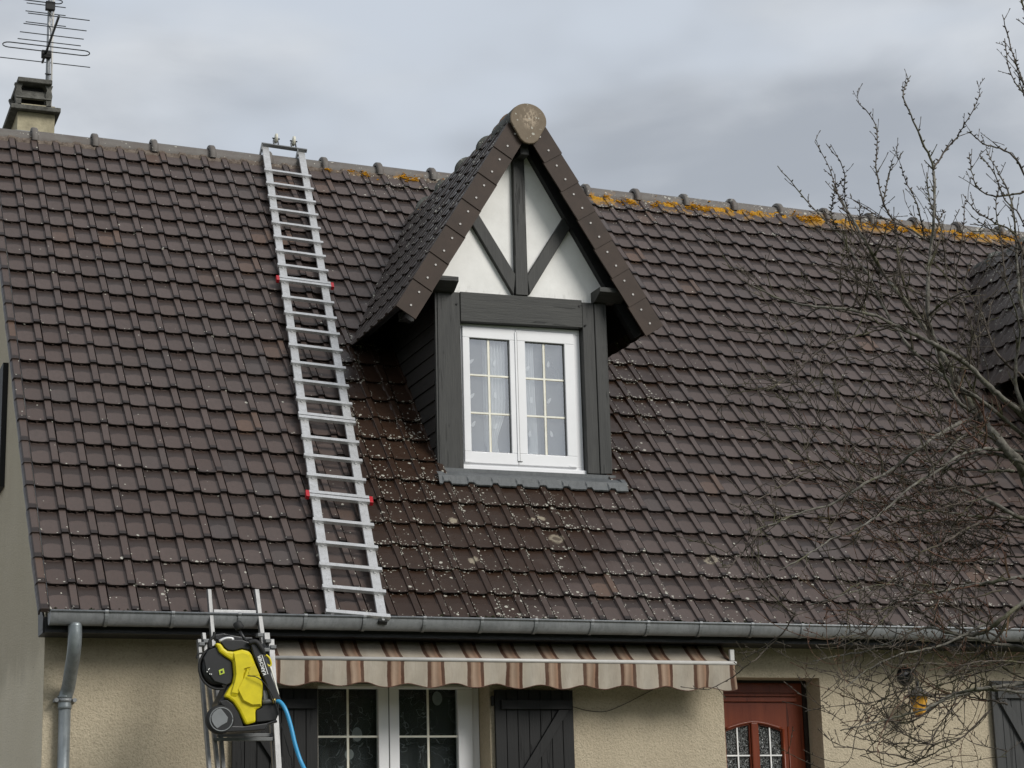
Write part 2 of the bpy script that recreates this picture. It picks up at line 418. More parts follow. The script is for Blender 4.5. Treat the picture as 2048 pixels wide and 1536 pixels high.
M_FASCIA = wood_mat('dark_fascia_wood', (.012, .0125, .0135), (.024, .024, .025), 0, .32, False)
M_SHUT = wood_mat('dark_shutter_wood', (.006, .006, .006), (.013, .0128, .0126), 2, .6, False)
M_SHUT_G = wood_mat('grey_shutter_wood', (.036, .037, .037), (.062, .063, .062), 2, .5, False)
M_DOOR = wood_mat('red_brown_door_wood', (.125, .024, .009), (.19, .042, .016), 2, .32, False, .001)
def zinc_mat(name, c0, c1, rough=.45, metal=.35, moss=False):
    m, t, b = new_mat(name); p = t.pos()
    n = t.noise(p, 5, 5, .7); n2 = t.noise(t.vmath('MULTIPLY', p, (1, 1, .2)), 30, 4, .7)
    base = t.mix(t.rng(n, .3, .7, 0, 1), c0, c1)
    base = t.mix(t.rng(n2, .45, .75, 0, .55), base, tuple(c * .55 for c in c0))
    sp = t.step(t.noise(p, 140, 2, .5), .68, .72)
    base = t.mix(t.mul(sp, .5), base, (.32, .33, .33))
    setb(t, b, base, t.rng(n, .3, .7, rough - .06, rough + .14), metal, .5, t.bump(t.noise(p, 35, 3, .6), .15, .004)); return m
M_ZINC = zinc_mat('weathered_zinc', (.20, .21, .215), (.27, .28, .285), .5)
M_PIPE = zinc_mat('downpipe_zinc', (.20, .225, .235), (.28, .305, .315), .38, .5)
M_APRON = zinc_mat('apron_lead', (.080, .086, .089), (.128, .135, .138), .6, .15)
def alu_mat():
    m, t, b = new_mat('scuffed_aluminium'); p = t.pos()
    n = t.noise(p, 18, 5, .7); n2 = t.noise(t.vmath('MULTIPLY', p, (6, 1, 1)), 40, 4, .7)
    base = t.mix(t.rng(n, .35, .7, 0, 1), (.66, .66, .66), (.46, .46, .455))
    base = t.mix(t.rng(n2, .55, .72, 0, .8), base, (.26, .26, .255))
    sp = t.step(t.noise(p, 60, 3, .7), .66, .70)
    base = t.mix(t.mul(sp, .6), base, (.18, .17, .16))
    setb(t, b, base, t.rng(n, .3, .7, .32, .5), .55, .5); return m
M_ALU = alu_mat()
M_ALU2 = zinc_mat('dull_aluminium', (.20, .20, .197), (.33, .33, .325), .42, .4)
M_PVC = simple('white_pvc', (.80, .80, .81), .28, 0, .5, .03, 3)
M_GASKET = simple('grey_gasket', (.10, .10, .10), .6)
M_BAR = simple('cream_glazing_bar', (.80, .78, .68), .35)
M_GOLD = simple('brass_glazing_edge', (.50, .38, .12), .3, .6)
M_RED = simple('red_plastic', (.42, .012, .02), .35)
M_BLACK = simple('black_plastic', (.016, .016, .017), .38, 0, .5, .2)
M_BLACK_S = simple('black_satin_plastic', (.013, .0135, .0145), .42, 0, .5, .2)
M_RUBBER = simple('black_rubber', (.012, .012, .012), .7)
M_YEL = simple('yellow_plastic', (.66, .55, .014), .38, 0, .4, .12, 11, .1, 40, .002)
M_GREY = simple('grey_plastic', (.20, .21, .215), .35, 0, .5, .08)
M_WHITE = simple('white_print', (.8, .8, .78), .5)
M_LIME = simple('lime_sticker', (.45, .55, .05), .5)
M_BLUE = simple('blue_hose', (.035, .30, .56), .35, 0, .5, .05)
M_CONC = simple('weathered_concrete', (.105, .103, .092), .9, 0, .2, .4, 14, .7, 60, .01)
M_CHIM = simple('chimney_render', (.38, .34, .235), .9, 0, .2, .22, 9, .5, 40, .01)
M_LEADSTRIP = simple('grey_flashing', (.24, .25, .25), .6)
M_MAST = zinc_mat('antenna_mast', (.20, .215, .23), (.34, .35, .36), .4, .6)
M_ELEM = simple('antenna_rod', (.045, .05, .055), .45, .4)
M_WHEEL = simple('cream_wheel', (.62, .60, .50), .4)
M_HOOK = simple('grey_steel', (.16, .165, .165), .5, .3)
M_MOSS = simple('dark_moss', (.022, .024, .012), .95, 0, .1, .5, 30, .8, 90, .01)
M_AWFRAME = simple('awning_bar_white', (.52, .51, .49), .4, 0, .5, .1)
M_DARKROOM = simple('dark_interior', (.03, .028, .026), .9)
M_WIRE = simple('brown_wire', (.05, .04, .03), .6)
M_CAPC = None
def cap_mat():
    m, t, b = new_mat('ridge_cap_clay'); p = t.pos(); x, y, z = t.sep(p)
    base = t.mix(t.rng(t.noise(p, 9, 4, .6), .3, .7, 0, 1), (.135, .10, .062), (.175, .135, .09))
    dx_ = t.math('SUBTRACT', x, 4.47); dz_ = t.math('SUBTRACT', z, 4.885)
    r = t.math('SQRT', t.add(t.mul(dx_, dx_), t.mul(t.mul(dz_, dz_), .7)))
    mm = t.mul(t.math('SUBTRACT', 1, t.step(r, .035, .12)), t.step(t.noise(t.vmath('MULTIPLY', p, (1, 1, .5)), 38, 4, .75), .48, .54))
    base = t.mix(t.mul(mm, .85), base, (.40, .32, .23))
    base, sp = lichen(t, p, .06, base)
    setb(t, b, base, .65, 0, .4, t.bump(t.noise(p, 60, 3, .6), .3, .004)); return m
M_CAPC = cap_mat()
def bark_mat(name, c0, c1):
    m, t, b = new_mat(name); p = t.pos()
    n = t.noise(p, 22, 5, .7); n2 = t.noise(p, 6, 3, .6)
    base = t.mix(t.rng(n, .35, .65, 0, 1), c0, c1)
    base = t.mix(t.mul(t.step(n2, .52, .66), .55), base, (.085, .085, .035))
    setb(t, b, base, .85, 0, .25, t.bump(n, .8, .01)); return m
M_BARK = bark_mat('mossy_bark', (.055, .050, .042), (.20, .188, .16))
M_TWIG = bark_mat('twig_bark', (.036, .028, .022), (.125, .104, .085))
M_TWIGR = bark_mat('young_red_twig_bark', (.075, .036, .024), (.15, .085, .06))
def glass_mat(name, refl, tint=(.85, .88, .88), rough=.0, wavy=0):
    m = bpy.data.materials.new(name); m.use_nodes = True; nt = m.node_tree; nt.nodes.clear(); t = NT(nt)
    out = t.node('ShaderNodeOutputMaterial'); tr = t.node('ShaderNodeBsdfTransparent'); gl = t.node('ShaderNodeBsdfGlossy'); mx = t.node('ShaderNodeMixShader')
    tr.inputs[0].default_value = (*tint, 1); gl.inputs[0].default_value = (.97, .98, 1, 1); gl.inputs[1].default_value = rough
    fr = t.node('ShaderNodeFresnel'); fr.inputs[0].default_value = 1.5
    f = t.math('ADD', t.math('MULTIPLY', fr.outputs[0], 1.0), refl, clamp=True)
    f = t.mul(f, t.math('SUBTRACT', 1, t.node('ShaderNodeNewGeometry').outputs['Backfacing']))
    if wavy:
        bp = t.bump(t.noise(t.pos(), wavy, 2, .5), .6, .02); t.put(gl.inputs['Normal'], bp)
    nt.links.new(f, mx.inputs[0]); nt.links.new(tr.outputs[0], mx.inputs[1]); nt.links.new(gl.outputs[0], mx.inputs[2]); nt.links.new(mx.outputs[0], out.inputs[0])
    return m
M_GLASS_D = glass_mat('double_glazing_sky', .30, (.97, .98, .98))
M_GLASS_L = glass_mat('double_glazing', .03)
def cathedral_mat():
    m, t, b = new_mat('hammered_door_glass'); p = t.pos()
    n = t.noise(t.vmath('MULTIPLY', p, (1, 1, .8)), 55, 3, .6, 1.2)
    base = t.mix(t.step(n, .50, .60), (.012, .014, .013), (.16, .17, .165))
    setb(t, b, base, .12, 0, .6, t.bump(t.noise(p, 60, 2, .5, .8), 1, .02)); return m
M_CATH = cathedral_mat()
def curtain_mat(name, alpha, circles=False):
    m = bpy.data.materials.new(name); m.use_nodes = True; nt = m.node_tree; nt.nodes.clear(); t = NT(nt)
    out = t.node('ShaderNodeOutputMaterial'); tr = t.node('ShaderNodeBsdfTransparent'); df = t.node('ShaderNodeBsdfDiffuse'); tl = t.node('ShaderNodeBsdfTranslucent')
    df.inputs[0].default_value = (.88, .89, .90, 1); tl.inputs[0].default_value = (.8, .82, .84, 1)
    ad = t.node('ShaderNodeMixShader'); ad.inputs[0].default_value = .12
    nt.links.new(df.outputs[0], ad.inputs[1]); nt.links.new(tl.outputs[0], ad.inputs[2]); mx = t.node('ShaderNodeMixShader')
    p = t.pos()
    a = alpha
    if circles:
        v = t.node('ShaderNodeTexVoronoi', feature='F1'); t.put(v.inputs['Vector'], t.vmath('MULTIPLY', p, (1, 0, .8))); v.inputs['Scale'].default_value = 5.2; v.inputs['Randomness'].default_value = .75
        rr = t.white(v.outputs['Position'])
        dot = t.mul(t.math('SUBTRACT', 1, t.step(v.outputs['Distance'], .235, .25)), t.step(rr, .35, .36))
        thin = t.math('SUBTRACT', 1, t.step(t.math('ABSOLUTE', t.math('SUBTRACT', t.noise(p, 7, 2, .5, .6), .5)), .004, .010))
        a = t.math('ADD', alpha, t.math('MAXIMUM', t.mul(dot, .5), t.mul(thin, .2)), clamp=True)
    t.put(mx.inputs[0], a); nt.links.new(tr.outputs[0], mx.inputs[1]); nt.links.new(ad.outputs[0], mx.inputs[2]); nt.links.new(mx.outputs[0], out.inputs[0])
    return m
M_CURT = curtain_mat('sheer_curtain', .22)
M_CURT_D = curtain_mat('gathered_curtain', .9)
M_CURT_C = curtain_mat('patterned_net_curtain', .11, True)
M_LEAF = curtain_mat('curtain_motif', .6)
def stripe_mat():
    m, t, b = new_mat('striped_awning_cloth'); p = t.pos(); x, y, z = t.sep(p)
    wob = t.mul(t.math('SUBTRACT', t.noise(p, 14, 3, .6), .5), .012)
    f = t.math('FRACT', t.math('DIVIDE', t.add(t.math('SUBTRACT', x, 1.977), wob), .3365))
    r = t.node('ShaderNodeValToRGB'); t.put(r.inputs[0], f); cr = r.color_ramp; cr.interpolation = 'LINEAR'
    br, tan, beige = (.085, .042, .027, 1), (.24, .16, .11, 1), (.36, .315, .255, 1)
    stops = [(0, br), (.075, br), (.10, tan), (.16, (.36, .26, .19, 1)), (.25, tan), (.32, (.30, .18, .12, 1)), (.34, br), (.405, br), (.42, (.40, .35, .28, 1)), (.45, beige), (.62, (.39, .35, .29, 1)), (.93, beige), (.985, (.38, .33, .27, 1)), (1, br)]
    while len(cr.elements) < len(stops): cr.elements.new(.5)
    for e, (q, c) in zip(cr.elements, stops): e.position = q
    for e, (q, c) in zip(cr.elements, stops): e.color = c
    base = r.outputs[0]
    base = t.mix(t.rng(t.noise(t.vmath('MULTIPLY', p, (1, 1, .3)), 9, 4, .7), .45, .75, 0, .35), base, (.20, .17, .13))
    base = t.mix(t.rng(t.noise(t.vmath('MULTIPLY', p, (6, 1, .2)), 40, 2, .5), .55, .7, 0, .18), base, (.15, .11, .08))
    setb(t, b, base, .85, 0, .2, t.bump(t.noise(p, 20, 3, .6), .3, .01)); return m
M_STRIPE = stripe_mat()
def amber_mat():
    m, t, b = new_mat('amber_lamp_glass'); setb(t, b, t.mix(t.noise(t.pos(), 20, 3), (.55, .26, .03), (.70, .38, .06)), .15, 0, .6); return m
M_AMBER = amber_mat()

# ------------------------------------------------------------ ground
GZ = -2.78
g = MB()
nx, ny = 60, 60
def gz(x, y):
    base = GZ if y > -2 else GZ - min(1, (-2 - y) / 11) * .75
    return base + (mnoise.noise(Vector((x * .15, y * .15, 0))) * .06 if y < -1.5 and abs(y) < 60 else 0)
xs = [-400, -200, -100, -60, -40] + [-30 + 1.5 * i for i in range(41)] + [40, 60, 100, 200, 400]
ys = [-400, -200, -100, -60, -40] + [-30 + 1.5 * i for i in range(41)] + [40, 60, 100, 200, 400]
vs = [(x, y, gz(x, y)) for y in ys for x in xs]; n_ = len(xs)
g.add(vs, [(j * n_ + i, j * n_ + i + 1, (j + 1) * n_ + i + 1, (j + 1) * n_ + i) for j in range(len(ys) - 1) for i in range(n_ - 1)])
def ground_mat():
    m, t, b = new_mat('lawn_and_gravel'); p = t.pos(); x, y, z = t.sep(p)
    gr = t.mix(t.rng(t.noise(p, 3, 5, .7), .3, .7, 0, 1), (.045, .065, .02), (.08, .10, .035))
    gv = t.mix(t.noise(p, 60, 3, .7), (.16, .15, .13), (.34, .32, .28))
    setb(t, b, t.mix(t.step(t.add(y, t.noise(p, 2, 3)), -2.0, -1.8), gr, gv), .95, 0, .2, t.bump(t.noise(p, 90, 3, .7), .6, .02)); return m
tag(g.build('ground', ground_mat()), kind='structure')

# ------------------------------------------------------------ unseen hedgerow added across the garden so the lower panes mirror something dark
hg = MB(); nu_, nv_ = 150, 14; vs = []
for i in range(nu_ + 1):
    for j in range(nv_ + 1):
        x = -48 + 100 * i / nu_; f_ = j / nv_
        top = 3.6 + 1.1 * mnoise.noise(Vector((x * .22, 0, 3))) + .5 * mnoise.noise(Vector((x * .9, 0, 7)))
        a = f_ * math.pi; z = -3.8 + (top + 3.8) * math.sin(a) ** .35
        y = -37 + math.cos(a) * 1.8 + .5 * mnoise.noise(Vector((x * .8, f_ * 7, 1)))
        vs.append((x, y, z + .35 * mnoise.noise(Vector((x * 2.1, f_ * 11, 5)))))
hg.add(vs, [(i * (nv_ + 1) + j, (i + 1) * (nv_ + 1) + j, (i + 1) * (nv_ + 1) + j + 1, i * (nv_ + 1) + j + 1) for i in range(nu_) for j in range(nv_)])
hg.build('unseen_hedge', simple('unseen_hedge_leaves', (.030, .042, .016), .9, 0, .1, .5, 5, 1, 9, .15), kind='stuff', label='unseen dark hedgerow behind the camera, added to darken reflections in the lower window panes')
# ============================================================ HOUSE
XE = 14.6            # right end of the house
house = empty('house', (7, .35, GZ), 'cream rendered house with a steep brown tiled roof and a half-timbered dormer', 'house')
YW = .35
DC = 4.46            # dormer centre
D2 = 7.17            # second dormer offset
SR = 25.32 * G       # ridge along slope
# front wall
wz = lambda z: z - GZ
mb = MB()
mb.panel((.02, YW, GZ), (1, 0, 0), (0, 0, 1), (0, -1, 0),
         sorted([0, 2.157, 3.616, 5.764, 6.715, XE - .04]), sorted([0, 1.35, wz(-.455), wz(-.405), wz(-.06)]),
         [(2.157, 3.616, 1.35, wz(-.455)), (5.764, 6.715, 0, wz(-.405))], .32)
wall = mb.build('front_wall', M_WALL, house)
# gable walls
YR = SR * ct; ZR = SR * st
def gable(x0, x1):
    m_ = MB(); y0, y1 = YW + .003, 2 * YR - YW
    m_.prism([(x0, y0, GZ), (x0, y1, GZ), (x0, y1, (YW) * math.tan(TH) - .10), (x0, YR, ZR - .12), (x0, y0, YW * math.tan(TH) - .10)], (x1 - x0, 0, 0)); return m_
gw = gable(.018, .30).build('gable_wall', M_GABLE_LIT, house)
gable(XE - .3, XE - .02).build('gable_wall', M_GABLE_LIT, house)
MB().box(.3, XE - .3, 2 * YR - YW - .25, 2 * YR - YW, GZ, .1).build('back_wall', M_WALL, house)
# dark strip of a shutter on the gable wall
P0 = Vector((0.0, 4.1, 2.98))
pA, pB = ray(7, 725), ray(7, 960)
pA = CAM + pA * ((-.03 - CAM.x) / pA.x); pB = CAM + pB * ((-.03 - CAM.x) / pB.x)
MB().box(-.032, .016, pA.y, pA.y + .9, pB.z, pA.z).build('shutter', M_SHUT, house, label='dark shutter edge on the gable wall')
# interior
MB().box(.31, XE - .31, 4.4, 4.5, GZ, 4.5).build('inner_wall', M_DARKROOM, house)
MB().box(.31, XE - .31, .7, 4.39, -.12, 0).build('inner_floor', M_DARKROOM, house)

# roof deck with openings for the dormers
mb = MB()
S0 = -.02
hol = [(3.70, 5.22, 2.10, 5.6), (3.70 + D2, 5.22 + D2, 2.10, 5.6)]
mb.panel(RP(-.03, 0, -.012), (1, 0, 0), (0, ct, st), (0, -st, ct), sorted([.055, 3.73, 5.25, 3.73 + D2, 5.25 + D2, XE + .05]), [S0, 2.10, 5.6, SR - .06],
         [(a + .03, b + .03, c_, d_) for a, b, c_, d_ in hol], .09)
mb.panel(Vector((XE + .02, 2 * YR, 0)) , (-1, 0, 0), (0, -ct, st), (0, st, ct), [0, XE + .05], [S0, SR - .07], [], .09)
roof = mb.build('roof', M_DARKWOOD, house)

# ---- interlocking tile
def tile_mesh(name, length=None):
    L = length or G + .055
    xs = [0, .005, .010, .040, .082, .124, .150, .158, .162, .166, .213, .216, .2245]
    hr = [.006, .006, .003, .0005, 0, .0005, .002, .003, .0145, .0165, .0165, .0145, -.006]
    arc = lambda x: max(0, 1 - ((x - .082) / .075) ** 2)
    tilt = lambda s: .027 - s * (.020 / G)
    rows = []
    def row(fs, dz):      # fs(x)-> s
        rows.append([(x, fs(x, i), tilt(fs(x, i)) + hr[i] + (dz if 2 <= i <= 6 else 0)) for i, x in enumerate(xs)])
    fr = lambda x, i: (-.003 * arc(x) if 2 <= i <= 6 else (.004 if 8 <= i <= 11 else 0))
    row(lambda x, i: fr(x, i), 0)
    row(lambda x, i: fr(x, i) + .012, .001)
    row(lambda x, i: .168 + .026 * arc(x) if 2 <= i <= 6 else .168, 0.0)
    row(lambda x, i: .178 + .028 * arc(x) if 2 <= i <= 6 else .178, -.007)
    row(lambda x, i: L, -.012)
    n = len(xs); vs = [v for r in rows for v in r]
    fs_ = [(j * n + i, j * n + i + 1, (j + 1) * n + i + 1, (j + 1) * n + i) for j in range(len(rows) - 1) for i in range(n - 1)]
    # front skirt
    k = len(vs)
    vs += [(x, fr(x, i) + .004, tilt(0) - .0125) for i, x in enumerate(xs)]
    fs_ += [(k + i, k + i + 1, i + 1, i) for i in range(n - 1)]
    # left side wall of the tile edge
    kk = len(vs); vs += [(0, 0, .008), (0, L, -.02), (xs[-1], 0, .008), (xs[-1], L, -.02)]
    fs_ += [(kk + 1, kk, 0, (len(rows) - 1) * n), (kk + 2, kk + 3, len(rows) * n - 1, n - 1)]
    # drip notch under the middle of the front edge
    a = len(vs); vs += [(.069, -.006, .017), (.095, -.006, .017), (.082, -.009, -.006), (.069, .02, .017), (.095, .02, .017), (.082, .02, -.006)]
    fs_ += [(a, a + 2, a + 1), (a, a + 3, a + 5, a + 2), (a + 1, a + 2, a + 5, a + 4)]
    return vs, fs_
tv, tf = tile_mesh('tile')
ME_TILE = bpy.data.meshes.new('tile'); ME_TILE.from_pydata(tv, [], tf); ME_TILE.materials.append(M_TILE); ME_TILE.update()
def jitter(M, r=rnd, a=.007):
    return M @ Matrix.Translation((r.uniform(-.0012, .0012), r.uniform(-.005, .004), r.uniform(-.001, .003))) @ Matrix.Rotation(r.uniform(-a, a), 4, 'Z') @ Matrix.Rotation(r.uniform(-.012, .012), 4, 'Y') @ Matrix.Rotation(r.uniform(-.006, .010), 4, 'X')
Xa, Sa, Na = Vector((1, 0, 0)), Vector((0, ct, st)), Vector((0, -st, ct))
SLD = math.tan(R_(59)); ZRD = 5.085        # dormer roof
def in_dormer(x, s):
    p = RP(x, s)
    for dc in (DC, DC + D2):
        u = abs(x - dc)
        if p.z > 2.98 and u < (ZRD - p.z) / SLD - .14: return True
        if s > 2.0 and p.z < 3.0 and u < .80: return True
    return False
cells = []
NC = int(XE / W)
for j in range(25):
    for i in range(NC):
        xc, sc_ = (i + .45) * W, (j + .5) * G
        if in_dormer(xc, sc_): continue
        if j == 24: pass
        cells.append((i, j))
def seen(i, j):
    px, py, d = proj(RP((i + .5) * W, (j + .5) * G)); inside = -20 < px < 2068 and -20 < py < 1500
    return (0 if inside and px < 1950 else 1, d)
cells.sort(key=lambda c_: seen(*c_))
rest = MB()
_a = roofpt(1405, 492); _b = roofpt(425, 915)
SLIP = {(int(_a[0] / W), int(_a[1] / G)), (int(_b[0] / W), int(_b[1] / G)), (33, 9), (6, 17)}
for k, (i, j) in enumerate(cells):
    M = jitter(frame(RP(i * W, j * G, 0), Xa, Sa, Na))
    if (i, j) in SLIP: M = M @ Matrix.Translation((.006, -.028, .008)) @ Matrix.Rotation(.03, 4, 'Z')
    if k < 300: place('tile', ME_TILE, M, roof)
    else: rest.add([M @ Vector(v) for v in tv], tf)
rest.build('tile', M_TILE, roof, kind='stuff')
# ---- verge tiles down the left edge
vb = MB()
vb.prism([(-.088, 0, .012), (-.080, 0, .036), (-.070, 0, .046), (-.018, 0, .046), (-.008, 0, .036), (-.004, 0, .006)], (0, G + .03, -.018))
vb.obox((-.086, 0, -.018), (.014, 0, 0), (0, G + .03, -.018), (0, 0, .028))
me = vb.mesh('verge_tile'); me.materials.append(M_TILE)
for j in range(25):
    place('verge_tile', me, jitter(frame(RP(0, j * G - .012, 0), Xa, Sa, Na), rnd, .008), roof)
# ---- ridge tiles
def ridge_mesh(L=.652, r=.118):
    m_ = MB(); n = 14
    prof = [(0, r + .000), (.0, r + .030), (.012, r + .038), (.052, r + .038), (.064, r + .028), (.066, r + .004), (.09, r), (L, r - .012)]
    vs = []
    for x, rr in prof:
        for k in range(n + 1):
            a = math.pi * (k / n) * 1.12 - math.pi * .06
            vs.append((x, -math.cos(a) * rr, math.sin(a) * rr))
    fs_ = [(i * (n + 1) + k, (i + 1) * (n + 1) + k, (i + 1) * (n + 1) + k + 1, i * (n + 1) + k + 1) for i in range(len(prof) - 1) for k in range(n)]
    m_.add(vs, fs_); return m_
me_r = ridge_mesh().mesh('ridge_tile', smooth=True); me_r.materials.append(M_RIDGE)
zr = ZR - .075
xr = .40 - .64 * 1
while xr < XE - .2:
    place('ridge_tile', me_r, Matrix.Translation((xr, YR, zr + rnd.uniform(-.003, .003))) @ Matrix.Rotation(rnd.uniform(-.004, .004), 4, 'Z'), roof)
    xr += .6385
# ---- mortar bed under the ridge tiles
mm = MB(); seg = int(XE / .019); rows_ = 5; vs = []
for k in range(seg + 1):
    x = -.05 + k * XE / seg; ph = (x / W) % 1
    rib = 1 if ph > .68 else 0
    low = SR - .225 + (.045 if rib else 0) + .022 * mnoise.noise(Vector((x * 14, 0, 1))) - .012 * abs(math.sin(x * 31))
    for q in range(rows_):
        f_ = q / (rows_ - 1); s_ = low + (SR - .085 - low) * f_
        h_ = (.0 if q == 0 else .022 + .012 * mnoise.noise(Vector((x * 40, q * 3.1, 5)))) + (.012 if rib else 0)
        vs.append(RP(x, s_, h_ if q else .004))
mm.add(vs, [(k * rows_ + q, (k + 1) * rows_ + q, (k + 1) * rows_ + q + 1, k * rows_ + q + 1) for k in range(seg) for q in range(rows_ - 1)])
mm.build('mortar', M_MORTAR, roof)
# ---- moss along the eave
mo = MB()
for k in range(1500):
    x = rnd.uniform(0, XE - .2)
    if mnoise.noise(Vector((x * 3, 2, 0))) < -.12: continue
    p = RP(x, rnd.uniform(-.02, .022), rnd.uniform(.008, .030)); r_ = rnd.uniform(.005, .015)
    vs = [p + Vector((r_ * 1.5 * a, r_ * b, r_ * c_)) for a, b, c_ in ((1, 0, 0), (-1, 0, 0), (0, 1, 0), (0, -1, 0), (0, 0, 1), (0, 0, -1))]
    mo.add(vs, [(0, 2, 4), (2, 1, 4), (1, 3, 4), (3, 0, 4), (2, 0, 5), (1, 2, 5), (3, 1, 5), (0, 3, 5)])
mo.build('moss', M_MOSS, roof, kind='stuff')
lo = MB()
for k in range(5200):
    x = rnd.uniform(3.3, XE - .3); s_ = SR - .20 + rnd.gauss(0, .045)
    if mnoise.noise(Vector((x * 1.9, 4, 0))) + .35 * mnoise.noise(Vector((x * 7, s_ * 9, 2))) < .15 - .010 * (x - 3.3): continue
    if abs(x - DC) < .8 and s_ < 7.3: continue
    ph = (x / W) % 1
    p = RP(x, s_, (.022 if ph < .7 else .045) + max(0, s_ - SR + .16) * .35); r_ = rnd.uniform(.005, .015)
    lo.add([p + Vector((r_ * 1.4 * a, r_ * b, r_ * .8 * c_)) for a, b, c_ in ((1, 0, 0), (-1, 0, 0), (0, 1, 0), (0, -1, 0), (0, 0, 1), (0, 0, -1))], [(0, 2, 4), (2, 1, 4), (1, 3, 4), (3, 0, 4), (2, 0, 5), (1, 2, 5), (3, 1, 5), (0, 3, 5)])
lo.build('lichen', simple('orange_lichen', (.42, .20, .012), .95, 0, .1, .45, 16, .8, 90, .01), roof, kind='stuff')

# ---- fascia, soffit, gutter
MB().prism([(-.055, 0, -.21), (-.055, 0, -.05), (.02, 0, -.05), (.02, 0, -.21)], (0, .001, 0))
fa = MB().box(-.03, XE, .0, .028, -.152, -.035); fa.build('fascia', M_FASCIA, house)
MB().box(-.03, XE, -.010, -.001, -.152, -.132).build('fascia_trim', M_FASCIA, house)
MB().box(-.03, XE, .0285, YW - .002, -.150, -.128).build('soffit', M_DARKWOOD, house)
MB().prism([(-.045, .02, -.155), (-.045, .26, -.155), (-.045, .34, .18), (-.045, .02, -.03)], (.014, 0, 0)).build('verge_board', M_DARKWOOD, house)
gu = MB(); n = 12; GY, GZc, GR = -.088, -.012, .078
vs = []; XG0, XG1 = -.015, XE
for x in (XG0, XG1):
    for rr in (GR, GR - .004):
        for k in range(n + 1):
            a = math.pi + math.pi * k / n
            vs.append((x, GY + math.cos(a) * rr, GZc + math.sin(a) * rr * 1.25))
m1 = n + 1
fs_ = []
for k in range(n):
    fs_ += [(k, k + 1, 2 * m1 + k + 1, 2 * m1 + k), (m1 + k + 1, m1 + k, 3 * m1 + k, 3 * m1 + k + 1)]
fs_ += [tuple(range(m1))]
gu.add(vs, fs_)
gu.tube([(XG0, GY - GR - .002, GZc + .004), (XG1, GY - GR - .002, GZc + .004)], .0095, 8)
gutter = gu.build('gutter', M_ZINC, house, smooth=False)
for p_ in gutter.data.polygons: p_.use_smooth = len(p_.vertices) == 4
bx = .40
hk = MB()
for k in range(n + 1):
    a = math.pi + math.pi * k / n
    for x in (0, .026):
        hk.v.append(Vector((x, GY + math.cos(a) * (GR + .006), GZc + math.sin(a) * (GR * 1.25 + .006))))
hk.f += [(2 * k, 2 * k + 2, 2 * k + 3, 2 * k + 1) for k in range(n)]
hk.tube([(0, GY - GR - .002, GZc + .004), (.026, GY - GR - .002, GZc + .004)], .014, 8)
me = hk.mesh('gutter_bracket'); me.materials.append(M_ZINC)
for px in (209, 342, 475, 607, 725, 845, 960, 1068, 1180, 1292, 1397, 1500, 1600, 1697, 1790, 1880, 1965, 2045):
    x = atY(px, 1240, -.15).x
    place('gutter_bracket', me, Matrix.Translation((x, 0, 0)), gutter)
# ---- downpipe
px_, py_ = atY(129.8, 1407, .28).x, 0
pts = spline([(.178, -.09, -.09), (.18, -.088, -.20), (.181, -.05, -.30), (.186, .10, -.42), (.19, .25, -.54), (px_, .285, -.62), (px_, .285, -.70)], 5)
dp = MB().tube(pts, [.052] * len(pts), 16).tube([(px_, .285, -.66), (px_, .285, GZ)], .046, 16).build('downpipe', M_PIPE, house, smooth=True)
cz = atY(130, 1401, .285).z
MB().tube([(px_, .285, cz - .014), (px_, .285, cz + .014)], .054, 16).build('pipe_clamp', M_ZINC, dp, smooth=True)
for sx in (-1, 1):
    MB().disc((px_ + sx * .068, .25, cz), (0, -1, 0), .016, .012, 10).box(px_ + sx * .068 - .014, px_ + sx * .068 + .014, .25, .345, cz - .012, cz + .012).build('clamp_bolt', M_ZINC, dp)
MB().tube([(px_, .285, -.60), (px_, .285, -.615)], .056, 16).build('pipe_collar', M_PIPE, dp, smooth=True)

